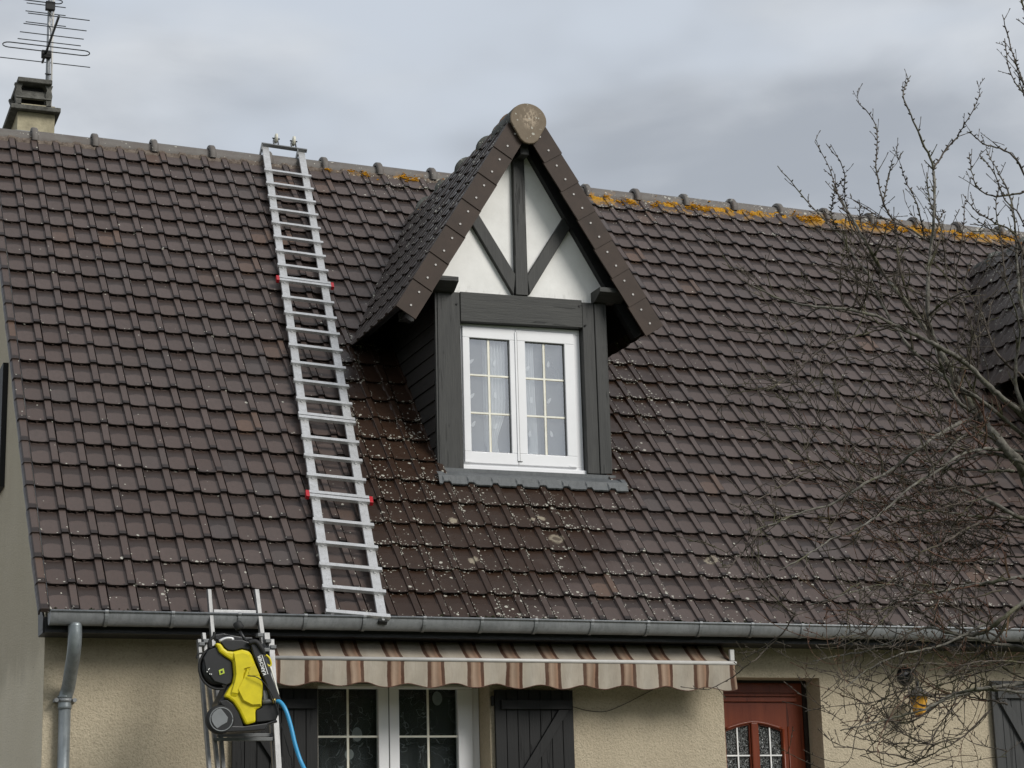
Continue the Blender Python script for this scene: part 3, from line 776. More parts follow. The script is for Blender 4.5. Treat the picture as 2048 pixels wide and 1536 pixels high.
# ============================================================ DORMER (built once, roof part twice)
SN, CN = math.sin(R_(59)), math.cos(R_(59))
ZE = 2.955; HW = (ZRD - ZE) / SLD      # eave height, half width
YF = 1.215
LS = HW / CN                           # slope length
ME_DT = bpy.data.meshes.new('tile'); ME_DT.from_pydata(tv, [], tf)
def dormer_roof(dc, parent, full):
    dk = MB(); th = .05
    for sg in (-1, 1):
        e = Vector((dc + sg * (HW - .05), 0, ZE + .05 * SLD)); a = Vector((dc, 0, ZRD - .035))
        nrm = Vector((sg * SN, 0, CN))
        e2, a2 = e - nrm * th, Vector((dc, 0, ZRD - .035 - th / CN))
        q = [Vector((v.x, YF + .04, v.z)) for v in (e, a, a2, e2)]
        dk.prism(q, (0, 3.45, 0))
    rf = dk.build('dormer_roof', M_DARKWOOD, parent)
    st_tiles = MB()
    for sg in (-1, 1):
        X = Vector((0, sg, 0)); S = Vector((-sg * CN, 0, SN)); N = Vector((sg * SN, 0, CN))
        for j in range(int(LS / G) + 1):
            for i in range(15):
                y0 = YF + .045 + i * W
                s0 = j * G
                z = ZE + (s0 + .3 * G) * SN
                if y0 > z / math.tan(TH) + .20: continue
                if s0 > LS - .12: continue
                O = Vector((dc + sg * HW, y0 if sg > 0 else y0 + W, ZE)) + S * s0
                M = jitter(frame(O, X, S, N))
                st_tiles.add([M @ Vector((v[0], min(v[1], LS - .085 - s0), v[2])) for v in tv[:-6]], tf[:-3])
    st_tiles.build('tile', M_DTILE, rf, kind='stuff')
    # ridge
    y = YF + .30; Zc = ZRD - .165; c_ = 0
    mr = me_r.copy(); mr.materials.clear(); mr.materials.append(M_RIDGE_D)
    while y < 4.6:
        place('ridge_tile', mr, Matrix.Translation((dc, y, Zc)) @ Matrix.Rotation(R_(90), 4, 'Z') @ Matrix.Scale(.98, 4, (0, 1, 0)), rf)
        y += .6385
    return rf
def ridge_mat_d():
    m, t, b = new_mat('dormer_ridge_tile'); p = t.pos()
    base = t.mix(t.rng(t.noise(p, 9, 4, .6), .3, .7, 0, 1), (.055, .058, .052), (.10, .105, .095))
    base, sp = lichen(t, p, .12, base)
    om = t.step(t.noise(p, 5, 4, .7), .60, .64)
    base = t.mix(t.mul(om, .8), base, (.22, .09, .02))
    setb(t, b, base, .75, 0, .3, t.bump(t.noise(p, 80, 3, .7), .5, .006)); return m
M_RIDGE_D = ridge_mat_d()
dr = dormer_roof(DC, house, True)
dr2 = dormer_roof(DC + D2, house, False)
dr2['label'] = 'tiled roof of the second dormer behind the bare tree'
# verge (rake) tiles on the front gable edge, 7 per side with two rivets each
def rake_tile_mb(L):
    m_ = MB()
    m_.obox((0, 0, -.178), (0, L, 0), (0, 0, .214), (.020, 0, 0))       # local x = outwards (front), y = slope, z = normal
    m_.obox((-.11, 0, .022), (0, L, 0), (0, 0, .014), (.11, 0, 0))
    return m_
me_k = rake_tile_mb(G + .014).mesh('verge_tile')
M_RAKE = simple('rake_tile_concrete', (.044, .029, .021), .6, 0, .25, .22, 5, .25, 200, .002)
me_k.materials.append(M_RAKE)
riv = MB().disc((0, 0, 0), (1, 0, 0), .010, .006, 10).mesh('rivet', smooth=False); riv.materials.append(simple('rivet_zinc', (.42, .40, .38), .5))
for sg in (-1, 1):
    X = Vector((0, -1, 0)); S = Vector((-sg * CN, 0, SN)); N = Vector((sg * SN, 0, CN))
    for j in range(8):
        s0 = j * .3145 - .012
        if j == 7: continue
        O = Vector((DC + sg * HW, YF - .005, ZE)) + S * s0
        M = frame(O, X, S, N) @ Matrix.Rotation(R_(1.6), 4, 'Z') @ Matrix.Rotation(rnd.uniform(-.008, .008), 4, 'X') @ Matrix.Rotation(R_(-1.0), 4, 'X')
        k = place('verge_tile', me_k, M, dr)
        for q in (.27, .76):
            place('rivet', riv, M @ Matrix.Translation((.0205, q * G, -.075)), dr)
# end cap on the ridge
cp = MB(); out = []
for a in range(0, 25):
    th_ = R_(-14 + (180 + 28) * a / 24)
    out.append((DC + math.cos(th_) * .182, 0, 4.865 + math.sin(th_) * .165))
out += [(DC - .085, 0, 4.665), (DC - .045, 0, 4.635), (DC, 0, 4.628), (DC + .045, 0, 4.635), (DC + .085, 0, 4.665)]
cp.prism([(x, YF - .062, z) for x, _, z in out], (0, .03, 0))
cp.build('ridge_end_cap', M_CAPC, dr, bevel=.008)
MB().prism([(DC + (x - DC) * 1.02, YF - .031, 4.862 + (z - 4.862) * 1.02) for x, _, z in out[:25]], (0, .50, 0)).build('ridge_tile', M_RIDGE_D, dr, bevel=.01)

# dormer body: plaster gable, cheeks, timber frame
YD = 1.42
XL, XR_ = 3.604, 5.300
gz_ = 3.20
body = MB()
rz = lambda x, off=.10: ZRD - abs(x - DC) * SLD - off
def polyY(pts, y): return [(p[0], y, p[1]) for p in pts]
xe = DC - (ZRD - .12 - gz_) / SLD
body.prism(polyY([(XL + .01, gz_), (XR_ - .01, gz_), (XR_ - .01, rz(XR_ - .01)), (DC, ZRD - .12), (XL + .01, rz(XL + .01))], YD + .05), (0, .12, 0))
dormer = body.build('dormer', M_PLASTER, house)
# cheeks clad with level boards
for sg, xx in ((-1, XL + .004), (1, XR_ - .004)):
    for k in range(12):
        z0 = 1.46 + k * .145; z1 = z0 + .142
        yb = z1 / math.tan(TH) + .12
        if yb < YD + .1: continue
        xo = xx - (.0 if sg < 0 else 0)
        m_ = MB()
        # lapped board: lower edge stands proud
        m_.prism([(xo - sg * .0, YD + .055, z0), (xo + sg * .022, YD + .055, z0), (xo + sg * .006, YD + .055, z1 + .012), (xo, YD + .055, z1 + .012)][::1], (0, yb - YD - .055, 0))
        m_.build('cheek_board', M_CHEEK, dormer)
MB().box(XL - .012, XL + .02, YD + .008, YD + .05, 1.5, 3.2).build('corner_strip', M_BEAM_V, dormer)
MB().box(XL + .03, XL + .05, YD + .03, 4.0, 1.5, 3.3).box(XR_ - .05, XR_ - .03, YD + .03, 4.0, 1.5, 3.3).build('cheek_wall', M_DARKWOOD, dormer)
MB().box(XL - .30, XL - .17, YD + .15, YD + .21, 2.94, 3.02).build('bracket', M_BEAM_V, dormer)
# posts and beams
def beam(nm, pts, y0, y1, mat): return MB().prism(polyY(pts, y0), (0, y1 - y0, 0)).build(nm, mat, dormer, bevel=.006)
beam('post', [(XL, 1.545), (3.838, 1.548), (3.830, 3.205), (XL + .008, 3.20)], YD, YD + .16, M_BEAM_V)
beam('post', [(5.052, 1.56), (5.175, 1.56), (5.172, 3.205), (5.052, 3.205)], YD + .006, YD + .16, M_BEAM_V)
beam('post', [(5.178, 1.56), (XR_ - .002, 1.565), (XR_ - .002, 3.215), (5.175, 3.21)], YD, YD + .16, M_BEAM_V)
beam('lintel_beam', [(3.834, 2.928), (5.050, 2.952), (5.050, 3.222), (3.834, 3.212)], YD - .004, YD + .15, M_BEAM_H)
beam('king_post', [(4.385, 3.224), (4.512, 3.226), (4.507, 4.75), (4.395, 4.75)], YD - .002, YD + .10, M_BEAM_V)
def px_poly(pts, Y): return [(atY(x, y, Y).x, atY(x, y, Y).z) for x, y in pts]
lb = px_poly([(1028, 589.6), (950.7, 457.8), (940, 440), (952.5, 419), (963, 436.7), (1031.6, 549.2)], YD)
beam('brace', lb, YD + .003, YD + .09, M_BEAM_V)
rb = px_poly([(1059.7, 589.6), (1138.9, 459.5), (1149, 443), (1135, 421), (1124.8, 438.4), (1054.5, 551)], YD)
beam('brace', rb, YD + .003, YD + .09, M_BEAM_V)
# rafters against the gable face, below the roof overhang
for sg in (-1, 1):
    a = Vector((DC + sg * (HW - .10), 0, ZE - .03)); b_ = Vector((DC + sg * .03, 0, ZRD - .21)); nrm = Vector((sg * SN, 0, CN))
    q = [Vector((v.x, YD - .03, v.z)) for v in (a, b_, b_ - nrm * .085, a - nrm * .085)]
    MB().prism(q, (0, .075, 0)).build('rafter', M_DARKWOOD, dormer)
# purlin ends that carry the overhang
MB().box(DC - .045, DC + .045, YF + .06, YD + .05, 4.56, 4.68).build('purlin_end', M_BEAM_V, dormer, bevel=.006)
for x0, x1, zz in ((3.50, 3.765, 3.30), (5.165, 5.44, 3.315)):
    MB().prism([(x0, YF + .035, zz), (x0, YD + .05, zz), (x0, YD + .05, zz - .11), (x0, YF + .16, zz - .11), (x0, YF + .035, zz - .045)], (x1 - x0, 0, 0)).build('purlin_end', M_BEAM_H, dormer, bevel=.004)
# pegs
pg = MB()
for x, z in ((3.80, 3.09), (5.02, 3.16), (5.08, 2.98)):
    pg.disc((x, YD - .004, z), (0, -1, 0), .010, .006, 8)
pg.build('peg', M_RUBBER, dormer)

# apron flashing under the window
ap = MB()
ap.box(XL - .02, XR_ + .012, YD - .035, YD + .03, 1.505, 1.545)
ap.box(XL - .005, XR_ + .0, YD - .022, YD + .02, 1.40, 1.503)
def apr(x):
    ph = (x / W) % 1
    return (.040 if .68 < ph < .98 else .028)
xs_ = []
x = XL - .07
while x < XR_ + .07: xs_.append(x); x += .0145
vs = []
for x in xs_:
    ph = (x / W) % 1; rib = .69 < ph < .96
    se = 1.83 + (.020 if rib else 0) + .006 * mnoise.noise(Vector((x * 30, 1, 1)))
    top = Vector((x, YD - .034, 1.512)) if XL - .01 < x < XR_ + .01 else RP(x, 1.98, .055)
    hh = apr(x) + .008
    vs += [top, RP(x, 1.905, .070), RP(x, 1.872, hh + .012), RP(x, se, hh), RP(x, se - .002, hh - .014)]
ap.add(vs, [(5 * k + q, 5 * k + 5 + q, 5 * k + 6 + q, 5 * k + 1 + q) for k in range(len(xs_) - 1) for q in range(4)])
ap.build('apron_flashing', M_APRON, dormer)
MB().prism([(XL - .012, YD - .01, 1.47), (XL - .012, YD + .22, 1.68), (XL - .012, YD + .22, 1.75), (XL - .012, YD + .02, 1.62)], (.008, 0, 0)).build('side_flashing', M_APRON, dormer)

# ---- dormer window
YG = YD + .085
def winpt(x, y, Y=None):
    p = atY(x, y, YG if Y is None else Y); return p.x, p.z
fx0, fx1 = 3.842, 5.048
fz0, fz1 = 1.572, 2.948
def ringbox(mb_, x0, x1, z0, z1, wl, wr, wb, wt, y0, y1):
    mb_.box(x0, x1, y0, y1, z0, z0 + wb); mb_.box(x0, x1, y0, y1, z1 - wt, z1)
    mb_.box(x0, x0 + wl, y0, y1, z0 + wb, z1 - wt); mb_.box(x1 - wr, x1, y0, y1, z0 + wb, z1 - wt); return mb_
dwin = ringbox(MB(), fx0, fx1, fz0, fz1, .035, .075, .055, .05, YG, YG + .07).build('dormer_window', M_PVC, house, bevel=.004)
MB().box(fx0 - .01, fx1 + .02, YG - .045, YG - .001, fz0 - .02, fz0 + .022).build('window_sill', M_PVC, dwin, bevel=.004)
g1 = [*winpt(937, 672), *winpt(1023, 906)]; g2 = [*winpt(1048, 680), *winpt(1134, 910)]
zt, zb_ = 2.80, 1.728
sash_x = [(fx0 + .03, 4.392), (4.396, fx1 - .07)]
glx = [(g1[0], g1[2]), (g2[0] , g2[2])]
for (a, b_), (ga, gb) in zip(sash_x, glx):
    zz0, zz1 = fz0 + .05, fz1 - .045
    sh = ringbox(MB(), a, b_, zz0, zz1, ga - a, b_ - gb, zb_ - zz0, zz1 - zt, YG - .022, YG + .05).build('sash', M_PVC, dwin, bevel=.005)
    ringbox(MB(), ga - .006, gb + .006, zb_ - .006, zt + .006, .012, .012, .012, .012, YG - .0, YG + .01).build('gasket', M_GASKET, dwin)
    MB().box(ga, gb, YG + .012, YG + .018, zb_, zt).build('pane', M_GLASS_D, dwin)
    gb_ = MB(); ge = MB(); xm = (ga + gb) / 2 - .005
    gb_.box(xm - .009, xm + .009, YG + .004, YG + .011, zb_, zt); ge.box(xm + .002, xm + .0118, YG + .007, YG + .0105, zb_ + .001, zt - .001)
    for f_ in (1 / 3, 2 / 3):
        zc = zb_ + (zt - zb_) * f_ + .01
        gb_.box(ga, xm - .0092, YG + .0042, YG + .0108, zc - .008, zc + .008); gb_.box(xm + .0092, gb, YG + .0042, YG + .0108, zc - .008, zc + .008)
        ge.box(ga, xm - .013, YG + .0072, YG + .0106, zc - .0100, zc + .002); ge.box(xm + .013, gb, YG + .0072, YG + .0106, zc - .0100, zc + .002)
    gb_.build('glazing_bar', M_BAR, dwin); ge.build('glazing_edge', M_GOLD, dwin)
for x in (fx0 + .06, fx1 - .12):
    MB().box(x - .03, x + .03, YG - .028, YG - .022, fz0 + .055, fz0 + .068).build('drain_cap', M_PVC, dwin)
MB().box(4.385, 4.403, YG - .030, YG - .023, fz0 + .085, fz1 - .07).build('meeting_strip', M_PVC, dwin)
MB().box(4.404, 4.407, YG - .0295, YG - .0225, fz0 + .085, fz1 - .07).box(4.385, 4.43, YG - .0305, YG - .0222, fz0 + .081, fz0 + .0845).build('meeting_gap', M_GASKET, dwin)
# curtains behind the dormer window
def curtain(name, ga, gb, z0, z1, y, mat, waves, amp, shape=None, **tg):
    m_ = MB(); nu, nv = 48, 24; vs = []
    for j in range(nv + 1):
        f_ = j / nv; z = z0 + (z1 - z0) * f_
        l_, r_ = (ga, gb) if shape is None else shape(f_)
        for i in range(nu + 1):
            u = i / nu; x = l_ + (r_ - l_) * u
            vs.append((x, y + amp * math.sin(u * waves * 2 * math.pi + 1.3 * math.sin(f_ * 2)), z))
    m_.add(vs, [(j * (nu + 1) + i, j * (nu + 1) + i + 1, (j + 1) * (nu + 1) + i + 1, (j + 1) * (nu + 1) + i) for j in range(nv) for i in range(nu)])
    return m_.build(name, mat, loc=(ga, y, z0), smooth=True, **tg)
def leaf(m_, x, y, z, a, s):
    pts = []
    for k in range(10):
        u = 2 * math.pi * k / 10; lx, lz = math.cos(u) * s, math.sin(u) * s * .45 * (1 - .3 * math.cos(u))
        pts.append((x + lx * math.cos(a) - lz * math.sin(a), y, z + lx * math.sin(a) + lz * math.cos(a)))
    m_.add(pts, [tuple(range(10))])
for k, (ga, gb) in enumerate(glx):
    cm = MB()
    side = 'left' if k == 0 else 'right'
    c0 = curtain('net_curtain', ga - .05, gb + .05, 1.70, 2.84, YG + .040, M_CURT, 3, .008,
                 label='sheer net curtain with leaf motifs behind the %s casement of the dormer window' % side, cat='curtain', group='curtains behind the dormer window')
    for q in range(6):
        leaf(cm, ga + .05 + (q % 2) * .19 + rnd.uniform(-.02, .02), YG + .029, 2.60 - (q // 2) * .31 + rnd.uniform(-.03, .03) - k * .02, R_(rnd.uniform(40, 110)), .032)
    cm.build('leaf_motif', M_LEAF, c0)
    if k == 0: sh_ = lambda f_: (3.98 + .10 * abs(f_ - .12) + .03 + (.10 if f_ < .12 else .10 * (1 - f_)), 4.32 - .10 * math.exp(-((f_ - .12) / .18) ** 2) - .0)
    else: sh_ = lambda f_: (4.44 + .10 * math.exp(-((f_ - .15) / .22) ** 2), 4.60 + .02 * (1 - f_))
    curtain('gathered_curtain', ga, gb, 1.70, 2.84, YG + .064, M_CURT_D, 7, .015, sh_,
            label='white gathered curtain drawn aside behind the %s casement of the dormer window' % side, cat='curtain', group='curtains behind the dormer window')

# second dormer: cheeks and face, seen only through the tree
m_ = MB().box(XL + D2, XL + .06 + D2, YD, 4.0, 1.45, 3.3).box(XR_ - .06 + D2, XR_ + D2, YD, 4.0, 1.45, 3.3)
m_.box(XL + .06 + D2, XR_ - .06 + D2, YD + .1, YD + .2, 1.45, 4.0)
m_.build('dormer', M_CHEEK, house, label='dark clad body of the second dormer at the right edge')

# ============================================================ CHIMNEY
ch = MB()
cy = 5.85
cx0, cx1 = .315, .715
ch.box(cx0, cx1, cy, cy + .62, 4.9, 6.34)
chim = ch.build('chimney', M_CHIM, house)
MB().box(cx0 - .018, cx1 + .018, cy - .018, cy + .64, 5.2, 6.02).build('flashing', M_LEADSTRIP, chim)
a0, a1 = atY(22, 207, cy - .09), atY(122, 214, cy - .09)
zt_ = (a0.z + a1.z) / 2
MB().box(a0.x, a1.x, cy - .09, cy + .72, zt_ - .055, zt_).build('slab', M_CONC, chim, bevel=.008)
b0, b1 = atY(30, 200, cy), atY(104, 205, cy)
zc1 = atY(70, 161, cy).z
cwl = MB()
cx_ = [(b0.x, b0.x + .075), (b1.x - .07, b1.x)]
yb0, yb1 = cy + .0, cy + .58
for (u0, u1) in cx_:
    for (v0, v1) in ((yb0, yb0 + .07), (yb1 - .07, yb1)):
        # waisted concrete posts
        zs = [zt_ + .002, zt_ + .06, zt_ + .16, zc1 - .10, zc1 - .045]; wv = [0, .012, -.004, .014, -.008]
        for q in range(4):
            cwl.add([(u0 + wv[q], v0, zs[q]), (u1 - wv[q], v0, zs[q]), (u1 - wv[q], v1, zs[q]), (u0 + wv[q], v1, zs[q]),
                     (u0 + wv[q + 1], v0, zs[q + 1]), (u1 - wv[q + 1], v0, zs[q + 1]), (u1 - wv[q + 1], v1, zs[q + 1]), (u0 + wv[q + 1], v1, zs[q + 1])],
                    [(0, 1, 5, 4), (1, 2, 6, 5), (2, 3, 7, 6), (3, 0, 4, 7), (3, 2, 1, 0), (4, 5, 6, 7)])
cow = cwl.build('cowl', M_CONC, chim)
lz = atY(70, 190, cy).z
for yy, sg in ((yb0 - .012, 1), (yb1 + .012, -1)):
    MB().prism([(b0.x + .01, yy, lz - .045), (b0.x + .01, yy + sg * .07, lz + .065), (b0.x + .01, yy + sg * .10, lz + .055), (b0.x + .01, yy + sg * .03, lz - .055)], (b1.x - b0.x - .02, 0, 0)).build('louvre', M_CONC, cow)
MB().box(b0.x + .08, b1.x - .08, cy + .10, cy + .48, zt_ + .002, zc1 - .06).build('flue', M_RUBBER, cow)
c0_, c1_ = atY(37, 160, cy - .05), atY(105, 165, cy - .05)
MB().box(c0_.x - .005, c1_.x, cy - .05, cy + .66, zc1 - .045, zc1 + .01).build('cowl_top', M_CONC, cow, bevel=.01)

# ============================================================ TV AERIAL
ay = cy + .45
mx0 = atY(95.5, 150, ay)
ant = empty('tv_antenna', (mx0.x, ay, 5.95), 'rooftop television aerial with two arrays of thin rods on a mast behind the chimney', 'antenna')
MB().tube([(mx0.x, ay, 5.9), (mx0.x, ay, 8.4)], .024, 10).build('mast', M_MAST, ant, smooth=True)
MB().tube([(mx0.x + .045, ay + .02, 5.9), (mx0.x + .044, ay + .02, 8.0)], .012, 8).build('coaxial_cable', M_AWFRAME, ant, smooth=True)
zb1 = atY(93, 108, ay - .05).z
def rod_at(xl, yl, xr_, yr, Zb, rad=.0055, nm='rod'):
    pm = atZ((xl + xr_) / 2, (yl + yr) / 2, Zb); Y = pm.y
    a, b_ = atY(xl, yl, Y), atY(xr_, yr, Y)
    mid = (a + b_) / 2; h = (b_.x - a.x) / 2
    return MB().tube([(mid.x - h, Y, Zb), (mid.x + h, Y, Zb)], rad, 6).build(nm, M_ELEM, ant)
S_ = 200 / 1536
rod_at(-20, 889 * S_ - 2, 1385 * S_, 1022 * S_, zb1)
for xl, yl, xr_, yr in ((270, 604, 1242, 692), (305, 497, 1287, 592), (360, 372, 1330, 461), (428, 215, 1378, 300)):
    rod_at(xl * S_, yl * S_, xr_ * S_, yr * S_, zb1)
# boom of the lower array
pa = atZ(650 * S_, 960 * S_, zb1); pb = atZ(906 * S_, 245 * S_, zb1)
MB().bar((pa.x, pa.y, zb1), (pb.x, pb.y, zb1), .022, .022).build('boom', M_ELEM, ant)
def dipole(xl, xr_, y_up_l, y_up_r, y_lo_l, y_lo_r, Zb):
    pm = atZ((xl + xr_) / 2, (y_up_l + y_up_r + y_lo_l + y_lo_r) / 4, Zb); Y = pm.y
    a, b_ = atY(xl, (y_up_l + y_lo_l) / 2, Y), atY(xr_, (y_up_r + y_lo_r) / 2, Y)
    up, lo = atZ((xl + xr_) / 2, (y_up_l + y_up_r) / 2, Zb).y, atZ((xl + xr_) / 2, (y_lo_l + y_lo_r) / 2, Zb).y
    hy = abs(up - lo) / 2; pts = []
    for k in range(7): th_ = -math.pi / 2 + math.pi * k / 6; pts.append((b_.x - hy + math.cos(th_) * hy, Y + math.sin(th_) * hy, Zb))
    for k in range(7): th_ = math.pi / 2 + math.pi * k / 6; pts.append((a.x + hy + math.cos(th_) * hy, Y + math.sin(th_) * hy, Zb))
    pts.append(pts[0]); MB().tube(pts, .0065, 6).build('folded_dipole', M_ELEM, ant)
dipole(40 * S_, 1378 * S_, 655 * S_, 765 * S_, 730 * S_, 848 * S_, zb1)
pc = atY(712 * S_, 845 * S_, ay - .05)
MB().box(pc.x - .055, pc.x + .05, ay - .09, ay - .026, pc.z - .04, pc.z + .045).build('junction_box', M_RUBBER, ant, bevel=.006)
zb2 = atY(733 * S_, 95 * S_, ay - .05).z
MB().box(mx0.x - .055, mx0.x + .05, ay - .09, ay - .026, zb2 - .05, zb2 + .05).build('junction_box', M_RUBBER, ant, bevel=.006)
for xl, yl, xr_, yr in ((392, 163, 1008, 243), (394, 337, 1012, 403)):
    a = atY(xl * S_, yl * S_, ay + .06); b_ = atY(xr_ * S_, yr * S_, ay + .06)
    MB().tube([(a.x, ay + .06, (a.z + b_.z) / 2), (b_.x, ay + .06, (a.z + b_.z) / 2)], .0055, 6).build('rod', M_ELEM, ant)
a = atY(410 * S_, -6 * S_, ay); b_ = atY(1010 * S_, 115 * S_, ay)
MB().tube([(a.x, ay, a.z - .04), (b_.x, ay, a.z - .04)], .0055, 6).build('rod', M_ELEM, ant)
dipole(330 * S_, 960 * S_, -70 * S_, 0 * S_, 0 * S_, 60 * S_, zb2 + .06)
MB().tube([(mx0.x - .035, ay - .03, pc.z - .22), (mx0.x + .035, ay - .03, pc.z - .22)], .008, 6).build('cable_clip', M_RUBBER, ant)
MB().tube(spline([(mx0.x - .03, ay - .03, zb2 - .03), (mx0.x + .03, ay - .035, zb2 - .12), (mx0.x - .01, ay - .03, zb2 - .2), (mx0.x + .028, ay - .03, zb2 - .3), (mx0.x + .03, ay - .03, pc.z + .03)], 5), .006, 6).build('looped_cable', M_AWFRAME, ant)

# ============================================================ ROOF LADDER
HL = .105
def lad(px, py): return roofpt(px, py, HL)
bl, br_ = lad(655, 1228), lad(775, 1240); tl, tr_ = lad(524, 292), lad(609, 300)
lad_o = empty('roof_ladder', RP(bl[0] + .24, bl[1], 0), 'long aluminium roof ladder hooked over the ridge, left of the dormer', 'ladder')
# left rail line and width
wdt = ((br_[0] - bl[0]) + (tr_[0] - tl[0])) / 2
A0, A1 = RP(bl[0], bl[1], HL), RP(tl[0], tl[1], HL)
B0, B1 = RP(bl[0] + wdt, bl[1], HL), RP(tl[0] + wdt, tl[1], HL)
ld = (A1 - A0); LL = ld.length; ld.normalize(); lx = Vector((1, 0, 0)); lx = (lx - ld * lx.dot(ld)).normalized(); ln = Na
rw = .076
for off in (0, wdt - rw):
    O = A0 + lx * off
    m_ = MB().obox(O, lx * rw, ld * LL, -ln * .028)
    m_.build('rail', M_ALU, lad_o, bevel=.003)
rung_px = [343, 369, 395, 421, 448, 476, 504, 533, 597, 628, 660, 693, 728, 764, 800, 877, 914, 953, 1043, 1088, 1132, 1177]
dbl = [563, 837, 995]
def rung_s(py):
    # pixel row on the left rail -> distance along the ladder
    f_ = (1228 - py) / (1228 - 292.0); px = 655 + (524 - 655) * f_
    x_, s_ = lad(px, py); return (RP(x_, s_, HL) - A0).dot(ld)
rm = MB(); hw = wdt + .036
rm.obox(Vector((-.018, -.020, 0)), Vector((hw, 0, 0)), Vector((0, .038, 0)), Vector((0, 0, .030)))
me_rg = rm.mesh('rung'); me_rg.materials.append(M_ALU)
bolt = MB().disc((0, 0, 0), (0, 0, 1), .012, .008, 10).mesh('bolt'); bolt.materials.append(M_ALU)
LM = lambda s_, dx=0, dn=0: frame(A0 + ld * s_ + lx * dx + ln * dn, lx, ld, ln)
all_r = [(rung_s(p_), 0) for p_ in rung_px] + [(0.01, 0)]
for p_ in dbl:
    s_ = rung_s(p_); all_r += [(s_, 1), (s_ + .050, 0)]
for s_, d_ in all_r:
    place('rung', me_rg, LM(s_, 0, .0005), lad_o)
    for q in (rw / 2, wdt - rw / 2): place('bolt', bolt, LM(s_ - .026, q, .0), lad_o)
for p_ in (563, 995):
    s_ = rung_s(p_)
    for q in (-.05, wdt + .018):
        MB().obox(A0 + ld * (s_ - .02) + lx * q - ln * .012, lx * .032, ld * .085, ln * .042).build('joint_clip', M_RED, lad_o, bevel=.004)
for off in (0, wdt - rw):
    MB().obox(A0 + lx * (off + .004) - ld * .032, lx * (rw - .008), ld * .030, -ln * .034).build('foot', M_RUBBER, lad_o)
# hooks over the ridge: sheet arcs running back from each rail top
for off in (-.016, wdt - rw - .018):
    m_ = MB(); pts_o, pts_i = [], []
    for k in range(13):
        a = math.pi * (-.05 + .62 * k / 12)
        c_ = A0 + lx * off + ld * (LL - .33) - ln * .03
        pts_o.append(c_ + ld * (math.cos(a) * .30) * 1.05 - ln * (math.sin(a) * .44))
        pts_i.append(c_ + ld * (math.cos(a) * .215) * 1.05 - ln * (math.sin(a) * .30))
    poly = pts_o + pts_i[::-1]
    m_.prism(poly, lx * .012)
    m_.build('ridge_hook', M_HOOK, lad_o)
    MB().prism([A0 + lx * (off + rw + .006) + ld * (LL - .36) - ln * .03, A0 + lx * (off + rw + .006) + ld * (LL - .22) - ln * .03, A0 + lx * (off + rw + .006) + ld * (LL - .30) - ln * .12, A0 + lx * (off + rw + .006) + ld * (LL - .50) - ln * .11], lx * .01).build('ridge_hook', M_HOOK, lad_o)
tb = MB().obox(A0 + ld * (LL - .01) - lx * .01 + ln * .0, lx * (wdt + .03), ld * .022, ln * .04); tb.build('crossbar', M_HOOK, lad_o)
for off in (.155, .355):
    c_ = A0 + ld * (LL + .115) + lx * off + ln * .06
    for sx in (-1, 1):
        MB().obox(c_ + lx * (sx * .026 - .003) - ld * .10 - ln * .045, lx * .006, ld * .115, ln * .035).build('wheel_fork', M_HOOK, lad_o)
    MB().disc(c_ - lx * .042, lx, .008, .084, 8).build('axle', M_RUBBER, lad_o)
    w_ = MB().lathe(c_ - lx * .016, lx, [(.040, 0), (.056, .004), (.058, .016), (.056, .028), (.040, .032)], 20).build('wheel', M_WHEEL, lad_o, smooth=True)

# ============================================================ AWNING
AWZ = -.322; AWY = -.005
x0, x1 = 1.60, atY(1472, 1328, AWY).x
aw = empty('awning', ((x0 + x1) / 2, YW, -.3), 'beige and brown striped awning rolled in under the eaves above the window', 'awning')
MB().tube([(x0, AWY, AWZ), (x1, AWY, AWZ)], .0165, 12).build('front_bar', M_AWFRAME, aw, smooth=True)
fb = MB(); nu = 240; vs = []
for i in range(nu + 1):
    x = x0 + .02 + (x1 - x0 - .035) * i / nu
    for q in range(7):
        f_ = q / 6; yy = AWY + .01 + f_ * .24; z_ = AWZ + .014 + f_ * .20 - .025 * math.sin(f_ * math.pi) * (1 + .2 * math.sin(x * 9))
        vs.append((x + f_ * .0, yy, min(z_, -.155)))
fb.add(vs, [(i * 7 + q, (i + 1) * 7 + q, (i + 1) * 7 + q + 1, i * 7 + q + 1) for i in range(nu) for q in range(6)])
fb.build('canopy', M_STRIPE, aw, smooth=True)
vl = MB(); vs = []; rows_ = 6
for i in range(nu + 1):
    x = x0 + .02 + (x1 - x0 - .035) * i / nu
    ph = (x - 1.985) / .3715
    bot = -.527 - .017 * math.cos((x - 2.262) / .3765 * 2 * math.pi) - .003 * math.sin(x * 5) - .005 * (x - 3)
    for q in range(rows_ + 1):
        f_ = q / rows_
        yy = AWY - .004 + (.012 * math.sin(x * 17 + 2 * f_) + .014 * math.sin(x * 7.3) + .008 * math.sin(x * 41 + 3 * f_)) * f_
        vs.append((x, yy, AWZ - .012 + (bot - AWZ + .012) * f_))
vl.add(vs, [(i * (rows_ + 1) + q, i * (rows_ + 1) + q + 1, (i + 1) * (rows_ + 1) + q + 1, (i + 1) * (rows_ + 1) + q) for i in range(nu) for q in range(rows_)])
vl.build('valance', M_STRIPE, aw, smooth=True)
hem = MB().tube([vs[i * (rows_ + 1) + rows_] for i in range(0, nu + 1, 2)], .0035, 5); hem.build('hem', simple('brown_hem', (.10, .045, .03), .8), aw)
MB().box(x1 - .05, x1 - .01, AWY + .0, AWY + .03, AWZ + .02, AWZ + .115).build('end_bracket', M_AWFRAME, aw, bevel=.004)
MB().tube([(x0, .27, -.20), (x1 - .02, .27, -.20)], .04, 10).build('roller', M_DARKWOOD, aw, smooth=True)

